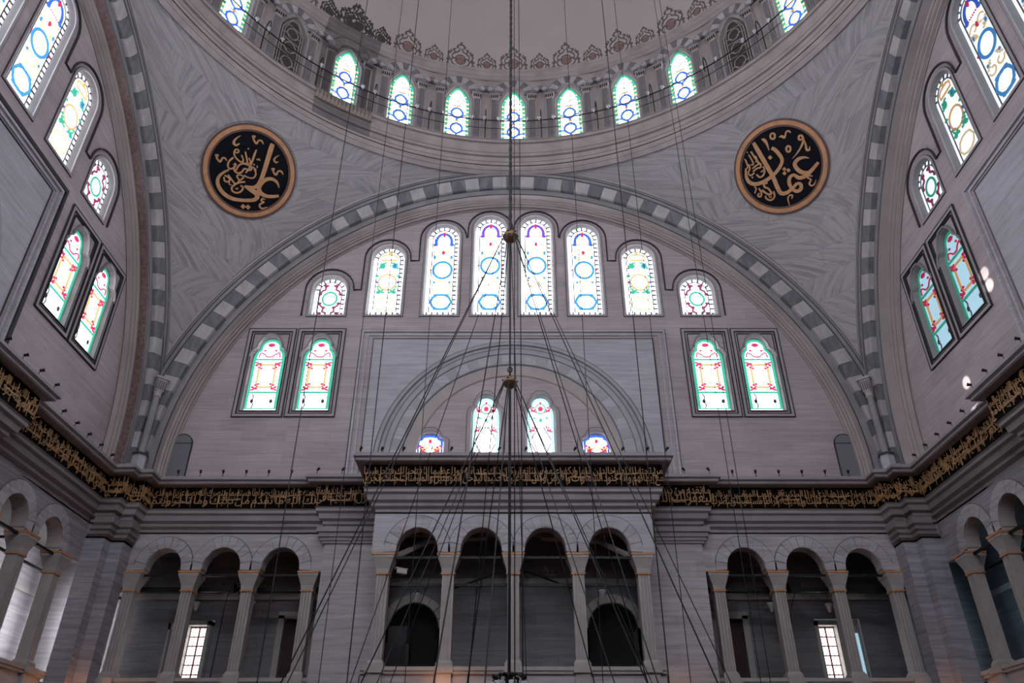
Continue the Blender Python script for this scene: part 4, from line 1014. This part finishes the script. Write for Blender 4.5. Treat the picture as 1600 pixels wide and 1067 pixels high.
def S(w_, *p): return [(x, y, w_) for x, y in p]
def SV(*p): return list(p)
ali_main = [SV((742, 268, 34), (730, 300, 44), (690, 430, 42), (645, 570, 38), (612, 640, 36), (572, 672, 30), (520, 668, 24), (478, 660, 16)),
            SV((478, 660, 14), (530, 690, 40), (585, 728, 44), (596, 765, 40), (560, 790, 34), (470, 792, 30), (370, 775, 34), (290, 725, 36), (243, 650, 34), (245, 585, 28), (285, 540, 22), (340, 510, 14)),
            SV((803, 680, 6), (785, 630, 22), (740, 597, 30), (685, 598, 34), (640, 630, 36), (612, 680, 40), (628, 725, 40), (680, 755, 34), (740, 760, 30), (800, 755, 24))]
ali_small = [SV((590, 325, 10), (572, 370, 18), (548, 440, 16), (520, 500, 14), (490, 540, 12)), S(14, (488, 345), (500, 400), (505, 440), (480, 455), (455, 430)), S(14, (455, 375), (470, 425), (450, 440), (420, 420), (395, 390), (385, 350)),
             S(12, (385, 350), (405, 325), (430, 335), (420, 355), (395, 350)), S(12, (520, 400), (535, 440), (505, 460)), S(15, (380, 400), (345, 430), (330, 470), (345, 500), (380, 495), (400, 465), (390, 450)),
             S(15, (400, 520), (430, 470), (470, 455), (520, 470), (545, 500), (520, 515), (480, 500), (455, 530), (420, 540), (390, 520), (385, 480)), S(14, (570, 500), (583, 550), (560, 585), (510, 580), (475, 560)),
             S(13, (545, 480), (575, 500), (585, 520)), S(14, (300, 560), (345, 590), (330, 620), (300, 610), (295, 575)), S(14, (330, 555), (370, 610), (400, 640), (430, 610), (410, 570), (440, 555), (470, 580), (430, 610)),
             S(16, (485, 622), (440, 625), (400, 640), (365, 670), (370, 705), (410, 722), (450, 705), (465, 670), (440, 655)), S(10, (345, 610), (340, 640), (360, 650)), S(9, (395, 675), (410, 690), (420, 675))]
ali_marks = [SV((447, 200, 5), (405, 230, 14), (385, 265, 22), (405, 288, 20), (438, 272, 10)), SV((548, 205, 14), (575, 205, 20), (562, 225, 16), (590, 268, 18), (612, 240, 14), (640, 245, 16), (655, 275, 6)), SV((218, 382, 14), (245, 380, 18), (232, 400, 16), (262, 438, 18), (285, 405, 14), (308, 408, 16), (322, 430, 6)),
             SV((803, 372, 4), (768, 395, 12), (755, 420, 18), (775, 440, 16), (795, 432, 6)), SV((728, 503, 14), (755, 500, 18), (745, 520, 16), (772, 556, 18), (795, 522, 14), (825, 525, 16), (842, 555, 6)),
             SV((672, 788, 6), (645, 780, 14), (635, 800, 14), (660, 812, 12), (625, 830, 16), (618, 855, 16), (645, 872, 14), (692, 858, 5)), S(9, (590, 408), (603, 420), (612, 408), (625, 425)), S(9, (597, 470), (597, 495))]
roundel((-9.85, 10.52, 22.22), (530, 527), ((.02068, .01029), (.0115, -.02102)), ali_main, ali_small, ali_marks, [(465, 850, 24), (511, 856, 24), (517, 317, 9), (568, 462, 10), (385, 462, 8)],
        'black roundel with gilded calligraphy, one broad slanting stroke, left of the far arch')
oth_main = [SV((283, 318, 30), (330, 400, 40), (400, 520, 40), (470, 645, 38), (505, 730, 38), (540, 785, 38), (590, 782, 34), (640, 745, 30), (690, 690, 26)),
            SV((690, 690, 26), (722, 700, 30), (725, 740, 34), (690, 765, 32), (645, 745, 28), (618, 695, 34), (622, 640, 32), (660, 615, 26), (705, 640, 34), (760, 625, 36), (820, 570, 34), (880, 498, 26)),
            SV((798, 462, 5), (750, 455, 22), (700, 470, 32), (668, 512, 34), (690, 560, 36), (740, 592, 36), (795, 590, 24)),
            SV((455, 368, 30), (490, 388, 34), (535, 440, 34), (552, 490, 30), (520, 560, 32), (460, 625, 32), (380, 680, 34), (300, 706, 36), (240, 690, 34), (210, 640, 28), (205, 560, 12)), SV((455, 375, 20), (515, 395, 6))]
oth_small = [S(16, (258, 400), (290, 450), (320, 490), (345, 525)), S(13, (235, 430), (265, 480), (280, 520), (255, 525)), S(12, (300, 440), (315, 475), (300, 500)), S(13, (205, 480), (225, 540), (215, 560)), S(14, (235, 520), (245, 560), (230, 600), (250, 625), (290, 600)),
             S(14, (270, 560), (310, 530), (345, 510), (350, 545), (310, 560), (275, 590)), S(14, (350, 590), (385, 570), (370, 540)), S(15, (390, 575), (375, 620), (340, 640), (310, 615)), S(10, (195, 470), (210, 490)),
             S(18, (415, 690), (380, 705), (390, 735), (420, 745), (450, 790), (420, 800), (385, 780), (360, 760)), S(15, (470, 770), (480, 820), (445, 855), (400, 840), (395, 815)), S(15, (330, 745), (355, 790), (345, 825), (320, 815), (335, 790)), S(12, (285, 735), (305, 745), (290, 795)), S(9, (425, 815), (440, 830), (452, 815))]
oth_marks = [SV((360, 285, 10), (385, 295, 28), (410, 330, 20), (430, 390, 5)), S(18, *[(465+22*math.cos(t), 260+26*math.sin(t)) for t in [i*PI/5 for i in range(11)]]), S(18, *[(610+20*math.cos(t), 378+26*math.sin(t)) for t in [i*PI/5 for i in range(11)]]),
             SV((525, 270, 8), (550, 262, 22), (575, 275, 16), (590, 225, 14), (612, 215, 16), (632, 232, 8)), SV((740, 290, 14), (710, 295, 20), (705, 265, 18), (730, 258, 18), (745, 300, 18), (725, 360, 18), (690, 415, 12), (645, 467, 4)), SV((745, 290, 10), (765, 335, 16), (775, 385, 20), (800, 385, 16), (800, 355, 6)),
             SV((830, 625, 8), (800, 620, 14), (785, 640, 14), (815, 655, 12), (800, 690, 16), (820, 712, 14), (845, 695, 12), (860, 655, 4)), SV((640, 835, 10), (645, 805, 14), (620, 805, 14), (605, 830, 14), (610, 865, 10), (620, 900, 4))]
roundel((9.96, 10.35, 22.28), (537, 545), ((.02003, -.01023), (-.01174, -.02089)), oth_main, oth_small, oth_marks, [(440, 456, 22), (572, 562, 20), (610, 573, 20), (573, 601, 20), (268, 643, 10), (222, 408, 8)],
        'black roundel with gilded calligraphy, crossing strokes and small rings, right of the far arch')

# ------------------------------------------------------------------ rail round the drum with its cup lamps
rl = ob('drum_railing', None, None, (0, Y0, 0)); tag(rl, 'black iron railing round the drum in front of the small windows', 'railing')
def ringtube(r, z, th, t0, t1, n): return tube([(r*math.sin(t0+(t1-t0)*i/n), r*math.cos(t0+(t1-t0)*i/n), z) for i in range(n+1)], th, 6)
ob('rail', ringtube(11.98, 27.08, .028, -R(80), R(80), 96), rl, mat='iron'); ob('wire', ringtube(11.98, 26.60, .014, -R(80), R(80), 96), rl, mat='iron')
bk = mesh(tube([(0, 12.36, 26.42), (0, 12.36, 27.55), (0, 12.30, 27.8), (0, 12.18, 27.9), (0, 12.06, 27.8), (0, 11.98, 27.5), (0, 11.97, 26.9)], .022, 6), 'iron', name='bracket')
for k in range(-7, 7): ob('bracket', bk, rl, (0, 0, 0), -2*PI*(k+.5)/NB)
cup_me = mesh(lathe([(.012, -.16), (.03, -.15), (.05, -.06), (.085, 0), (.078, 0), (.045, -.05)], 12), 'cup', True, 'cup')
cupr_me = mesh(join(tube([(.08, 0, 0), (0, 0, .1)], .006, 4), tube([(-.08, 0, 0), (0, 0, .1)], .006, 4)), 'iron', name='hanger')
cups = []
for k in range(-5, 6):
    for x in (-1.25, -.63, .57): cups.append(2*PI*k/NB+x/11.98)
mid_i = min(range(len(cups)), key=lambda i: abs(cups[i]))
NUMW = ORD
for i, t in enumerate(cups):
    e = ob('cup_lamp', None, None, (11.9*math.sin(t), Y0+11.9*math.cos(t), 27.16), -t)
    d_ = i-mid_i
    tag(e, 'small clear glass cup lamp on the drum rail, ' + ('nearest the middle window' if d_ == 0 else '%s to the %s of the middle' % (NUMW[abs(d_)-1], 'right' if d_ > 0 else 'left')), 'lamp', 'cup lamps on the drum rail')
    ob('cup', cup_me, e); ob('hanger', cupr_me, e)

# ------------------------------------------------------------------ chains, globes and cables in the middle of the hall
CX, CYY = -.055, .5
def chain(z0, z1, r, step):
    n = int((z1-z0)/step); pts = [(CX, CYY, z0+(z1-z0)*i/n) for i in range(n+1)]
    return tube(pts, [r*(1.0 if i % 2 else .72) for i in range(n+1)], 6)
e = ob('hanging_chain', None, None, (CX, CYY, 10.9)); tag(e, 'thick dark chain hanging from the dome to the upper brass globe', 'chain')
ob('links', mesh(([(x-CX, y-CYY, z-10.9) for x, y, z in chain(10.96, 43.2, .036, .11)[0]], chain(10.96, 43.2, .036, .11)[1]), 'cable'), e)
e = ob('globe_rope', None, None, (CX, CYY, 7.8)); tag(e, 'dark cord between the two brass globes', 'cord')
ob('cord', tube([(0, 0, .055), (0, 0, 2.83)], .016, 6), e, mat='cable'); ob('hook', tube([(0+.035*math.cos(t), 0, .16+.05*math.sin(t)) for t in [i*PI/6 for i in range(13)]], .012, 5), e, mat='cable')
e = ob('chandelier_rope', None, None, (CX, CYY, 3.3)); tag(e, 'thick dark cord from the lower brass globe down to the chandelier', 'cord')
ob('cord', tube([(0, 0, 0), (0, 0, 4.28)], .022, 8), e, mat='cable')
def globe(z, r, lb, shoulder):
    e = ob('brass_globe', None, None, (CX, CYY, z)); tag(e, lb, 'globe', 'brass globes in the rigging')
    prof = [(.02, -r*1.15), (.2*r, -r*1.08), (.45*r, -r*.9), (.8*r, -r*.6), (r, -.12*r), (1.02*r, 0), (r, .12*r), (.86*r, .5*r), (.6*r, .8*r), (.3*r, .98*r), (.12*r, 1.05*r), (.02, 1.12*r)]
    ob('ball', mesh(lathe(prof, 28), 'brass', True), e)
    ob('collar', mesh(lathe([(1.0*r, -.16*r), (1.05*r, -.1*r), (1.05*r, .1*r), (1.0*r, .16*r)], 28), 'brass', True), e)
    for i in range(6):
        a = PI/3*i+.2; ob('lug', mesh(lathe([(0, -.012), (.013, -.009), (.013, .009), (0, .012)], 8, (1.08*r*math.cos(a), 1.08*r*math.sin(a), .3*r)), 'cable'), e)
    return e
gb1 = globe(10.79, .135, 'upper brass globe on the chain, in front of the tall windows', 0)
gb2 = globe(7.72, .112, 'lower brass globe on the cord, in front of the blind arch', 0)
for gb, z, rr, zz, n, off, r0 in ((gb1, 10.79, 3.1, 2.6, 10, .12, .12), (gb2, 7.72, 2.15, 2.6, 10, .3, .1)):
    for i in range(n):
        a = 2*PI*(i+off+.22*((i*7) % 3-1))/n; rv = rr
        ob('cable', tube(line3((r0*math.cos(a), r0*math.sin(a), 0), (rv*math.cos(a), rv*math.sin(a), zz-z), 60), .0095 if i % 2 else .007, 5), gb, mat='cable')
for i, (x, top_, nm) in enumerate(((-5.08, 'ring', 'ring cornice left of the far arch'), (-3.86, 'dome', 'dome, second from the left'), (-3.30, 'dome', 'dome, third from the left'), (-2.15, 'dome', 'dome, left of the centre chain'),
                     (1.78, 'dome', 'dome, right of the centre chain'), (3.09, 'dome', 'dome, past the right half of the tall windows'), (3.52, 'dome', 'dome, just right of its thick neighbour'), (4.91, 'ring', 'ring cornice, left of a close pair'), (5.10, 'ring', 'ring cornice, right of a close pair'))):
    y = 6.0
    zt = 24.6 if top_ == 'ring' else 30.86+math.sqrt(12.45**2-x*x-(y-Y0)**2)-.02
    if top_ == 'ring':   # hangs close below the ring, so keep its sight line and move it back to the ring
        s_ = (11.9+10.59)/(6+10.59); x *= 1; y = 6.0; zt = 30.86+math.sqrt(12.45**2-x*x-(y-Y0)**2)-.02
    o = ob('lamp_cable', tube(line3((0, 0, 0), (0, 0, zt-2.2), 40), .013 if i in (2, 5, 0) else .009, 5), None, (x, y, 2.2), mat='cable')
    tag(o, 'thin dark lamp cable hanging from the '+nm, 'cable', 'lamp cables hanging from the dome'); ob('cup', cup_me, o)
for x, y, nm in ((.02, .2, 'close beside the centre chain'), (.13, .62, 'a little right of the centre chain')):
    o = ob('lamp_cable', tube(line3((0, 0, 0), (0, 0, 40.7), 40), .0085, 5), None, (x, y, 2.4), mat='cable'); tag(o, 'thin dark cable running down '+nm, 'cable', 'lamp cables hanging from the dome')
# chandelier crown at the foot of the frame
ch = ob('chandelier', None, None, (CX, CYY, 3.22)); tag(ch, 'black iron chandelier crown with glass cups at the bottom of the centre cord', 'chandelier')
ob('hub', mesh(lathe([(.0, .10), (.03, .09), (.05, .04), (.04, 0), (.05, -.1), (0, -.14)], 12), 'iron', True), ch)
for i in range(8):
    a = PI/4*i+.2; ca, sa = math.cos(a), math.sin(a)
    am = ob('arm', tube([(.03*ca, .03*sa, .04), (.12*ca, .12*sa, .07), (.2*ca, .2*sa, .02), (.24*ca, .24*sa, -.08)], .014, 6), ch, mat='iron')
    ob('finial', mesh(lathe([(0, .05), (.022, .03), (.022, -.0), (0, -.02)], 8, (.21*ca, .21*sa, .02)), 'iron', True), am)
    ob('cup', mesh(lathe([(.01, -.2), (.03, -.18), (.05, -.08), (.055, -.02), (.048, -.02), (.03, -.14)], 12, (.24*ca, .24*sa, -.02)), 'cup', True), ch)
for rr in (3.1, 2.15): ob('ring', tube([(rr*math.cos(PI*i/32), rr*math.sin(PI*i/32), 2.6-3.22) for i in range(65)], .03, 6), ch, mat='iron')
ob('hoop', mesh(join(tube([(.24*math.cos(PI*i/16), .24*math.sin(PI*i/16), -.1) for i in range(33)], .014, 6)), 'iron'), ch)

# ------------------------------------------------------------------ spotlights on the cornice
sp_arm = mesh(join(tube([(0, 0, 0), (0, 0, .10), (0, -.06, .16)], .014, 5), box(-.04, .04, -.03, .03, 0, .015)), 'iron', name='bracket')
sp_head = mesh(join(lathe([(.0, -.09), (.045, -.08), (.05, .0), (.065, .07), (.0, .07)], 10)), 'iron', True, 'head')
def spot(side, x, d, label, yaw=0.0):
    global LASTSPOT
    e = ob('spotlight', None, None, wpt(side, x, d, 11.12), SIDES[side]+yaw); tag(e, label, 'spotlight', 'spotlights along the cornice')
    ob('bracket', sp_arm, e); h = ob('head', sp_head, e, (0, -.07, .19)); h.rotation_euler = (R(65), 0, 0); e.scale = (.72, .72, .72); LASTSPOT = e
L1 = [-10.85, -10.13, -9.40, -8.65, -7.92, -7.18]
for i, x in enumerate(L1): spot('front', x, 12.42, 'black cornice spotlight, far wall left stretch, %s from the corner column' % ORD[i], .3)
for i, x in enumerate([7.1, 7.85, 8.6, 9.35, 10.1, 10.85]): spot('front', x, 12.42, 'black cornice spotlight, far wall right stretch, %s from the balcony' % ORD[i], -.3)
for i, x in enumerate((-6.3, -5.5)): spot('front', x, 12.2, 'black cornice spotlight on the left flanking pier, %s one' % ('outer' if i == 0 else 'inner'), .8)
for i, x in enumerate((5.5, 6.3)): spot('front', x, 12.2, 'black cornice spotlight on the right flanking pier, %s one' % ('inner' if i == 0 else 'outer'), -.8)
for i, x in enumerate((-4.65, -4.0, -3.35, -1.9, -.45, .36, 1.85, 3.3, 4.05, 4.65)): spot('front', x, 10.6, 'cornice spotlight on the centre balcony, %s from its left edge' % ORD[i], .5)
for i, x in enumerate((11.0, 10.25, 9.5, 8.75, 8.0, 7.2)): spot('left', x, 12.42, 'black cornice spotlight on the left wall, %s from the far corner' % ORD[i], .5)
for i, x in enumerate((6.5, 5.75, 5.0, 4.25)): spot('left', x, 11.87, 'black cornice spotlight on the left wall projecting part, %s from its far end' % ORD[i], .5)
for i, x in enumerate((-11.0, -10.25, -9.5, -8.75, -8.0, -7.2)): spot('right', x, 12.42, 'black cornice spotlight on the right wall, %s from the far corner' % ORD[i], -.5)
for i, x in enumerate((-6.5, -5.75, -5.0, -4.25)): spot('right', x, 11.87, 'black cornice spotlight on the right wall projecting part, %s from its far end' % ORD[i], -.5)

# ------------------------------------------------------------------ gallery lamps, camera, loudspeakers
def lantern(x, y, z, ztop, lb):
    e = ob('hanging_lantern', None, None, (x, y, z)); tag(e, lb, 'lantern', 'glass lanterns in the galleries')
    ob('cup', mesh(lathe([(.01, -.2), (.05, -.17), (.08, -.02), (.14, .08), (.13, .08), (.07, -.02)], 16), 'cup', True), e)
    ob('rim', mesh(lathe([(.14, .08), (.15, .09), (.14, .10)], 16), 'iron'), e)
    ob('cord', tube([(0, 0, .08), (0, 0, ztop-z)], .008, 5), e, mat='iron')
lantern(-10.15, 14.9, 7.55, 9.4, 'clear glass lantern hanging above the left gallery window')
lantern(10.1, 14.9, 7.5, 9.4, 'clear glass lantern hanging above the right gallery window')
lantern(8.15, 14.6, 7.45, 9.4, 'clear glass lantern hanging near the dark door, right gallery')
lantern(-8.3, 14.6, 7.5, 9.4, 'clear glass lantern hanging near the red door, left gallery')
lantern(-2.95, 13.4, 7.45, 9.4, 'clear glass lantern above the left dark niche of the balcony')
lantern(2.7, 13.4, 7.55, 9.4, 'clear glass lantern above the right dark niche of the balcony')
e = ob('security_camera', None, None, (-3.35, 11.95, 7.80), R(35)); tag(e, 'white security camera under the leftmost balcony arch', 'camera')
ob('housing', box(-.05, .27, -.06, .06, -.05, .08), e, mat='camw'); ob('hood', box(-.1, .29, -.075, .075, .08, .1), e, mat='camw'); ob('mount', tube([(-.1, 0, -.12), (-.06, 0, 0), (.0, 0, .02)], .04, 8), e, mat='iron')
for x, lb in ((-8.95, 'black box loudspeaker hung below the tie bar, left far gallery'), (8.85, 'black box loudspeaker hung below the tie bar, right far gallery')):
    e = ob('loudspeaker', None, None, (x, 14.2, 7.75)); tag(e, lb, 'speaker')
    ob('case', box(-.18, .18, -.12, .12, 0, .28), e, mat='iron'); ob('grille', box(-.15, .15, -.135, -.12, .03, .25), e, mat='void'); ob('cable', tube([(0, 0, 0), (-.15, .3, -.5), (-.25, .5, -2.6)], .015, 5), e, mat='iron')
e = ob('gallery_cabinet', None, None, (-3.2, 12.9, 5.0)); tag(e, 'dark box cabinet in the balcony behind the leftmost arch', 'cabinet')
ob('body', box(-.7, .2, 0, .5, 0, 1.0), e, mat='iron'); ob('door', box(-.66, .16, -.02, 0, .05, .95), e, mat='void'); ob('riser', box(-.45, .1, .1, .5, 1.0, 1.5), e, mat='iron')
# ------------------------------------------------------------------ warm uplights standing below the galleries
def uplight(loc, pw, lb):
    e = ob('uplight', None, None, loc); tag(e, lb, 'uplight', 'warm uplights')
    ob('housing', mesh(lathe([(0, 0), (.08, 0), (.1, .16), (.085, .16), (.07, .05), (0, .04)], 12), 'iron'), e)
    ob('bracket', box(-.02, .02, .05, .38, .02, .06), e, mat='iron')
    l = bpy.data.lights.new('warm_lamp', 'POINT'); l.energy = pw; l.color = (1, .42, .16); l.shadow_soft_size = .06
    lo = bpy.data.objects.new('warm_lamp', l); COL.objects.link(lo); lo.parent = e; lo.location = (0, 0, .22)
uplight((-12.15, 12.55, 4.1), 11, 'warm uplight at the foot of the left corner pier')
uplight((12.15, 12.55, 4.1), 6, 'warm uplight at the foot of the right corner pier')
uplight((-1.86, 11.15, 4.3), 5, 'warm uplight under the second balcony pillar from the left')
uplight((4.7, 12.9, 4.1), 5, 'warm uplight at the foot of the right flanking pier')

# ------------------------------------------------------------------ added lamps, unseen on the left cornice, imitating sun patches on the right wall
def added_patch_lamp(x, lb, targets):
    p = wpt('left', x, 11.95, 11.12); e = ob('added_patch_lamp', None, None, p, SIDES['left']); tag(e, lb, 'added_patch_lamp', 'added sun-patch lamps on the left cornice')
    ob('case', mesh(lathe([(0, -.12), (.08, -.11), (.09, .1), (.11, .14), (0, .12)], 12, (0, 0, .22)), 'iron', True), e); ob('stand', join(box(-.1, .1, -.08, .08, 0, .02), tube([(0, 0, 0), (0, 0, .15)], .02, 6)), e, mat='iron')
    for t, sz, pw in targets:
        l = bpy.data.lights.new('beam', 'SPOT'); l.energy = pw; l.spot_size = R(sz); l.spot_blend = .6; l.shadow_soft_size = .02; l.color = (1, .95, .9)
        lo = bpy.data.objects.new('beam', l); COL.objects.link(lo); lo.location = p+Vector((.25, 0, .45))
        lo.rotation_euler = (Vector(t)-lo.location).to_track_quat('-Z', 'Y').to_euler()
        M_ = lo.matrix_basis.copy(); lo.parent = e; lo.matrix_parent_inverse = (Matrix.Translation(p) @ Matrix.Rotation(SIDES['left'], 4, 'Z')).inverted()
added_patch_lamp(2.0, 'added lamp on the left cornice, nearer one, imitating sun patches across the hall', [((13.0, 6.56, 14.5), .3, 22000), ((13.0, 6.55, 14.1), .38, 26000)])
added_patch_lamp(3.0, 'added lamp on the left cornice, farther one, imitating sun patches across the hall', [((13.0, 8.9, 12.35), .38, 26000), ((12.35, 7.9, 11.15), .5, 22000)])
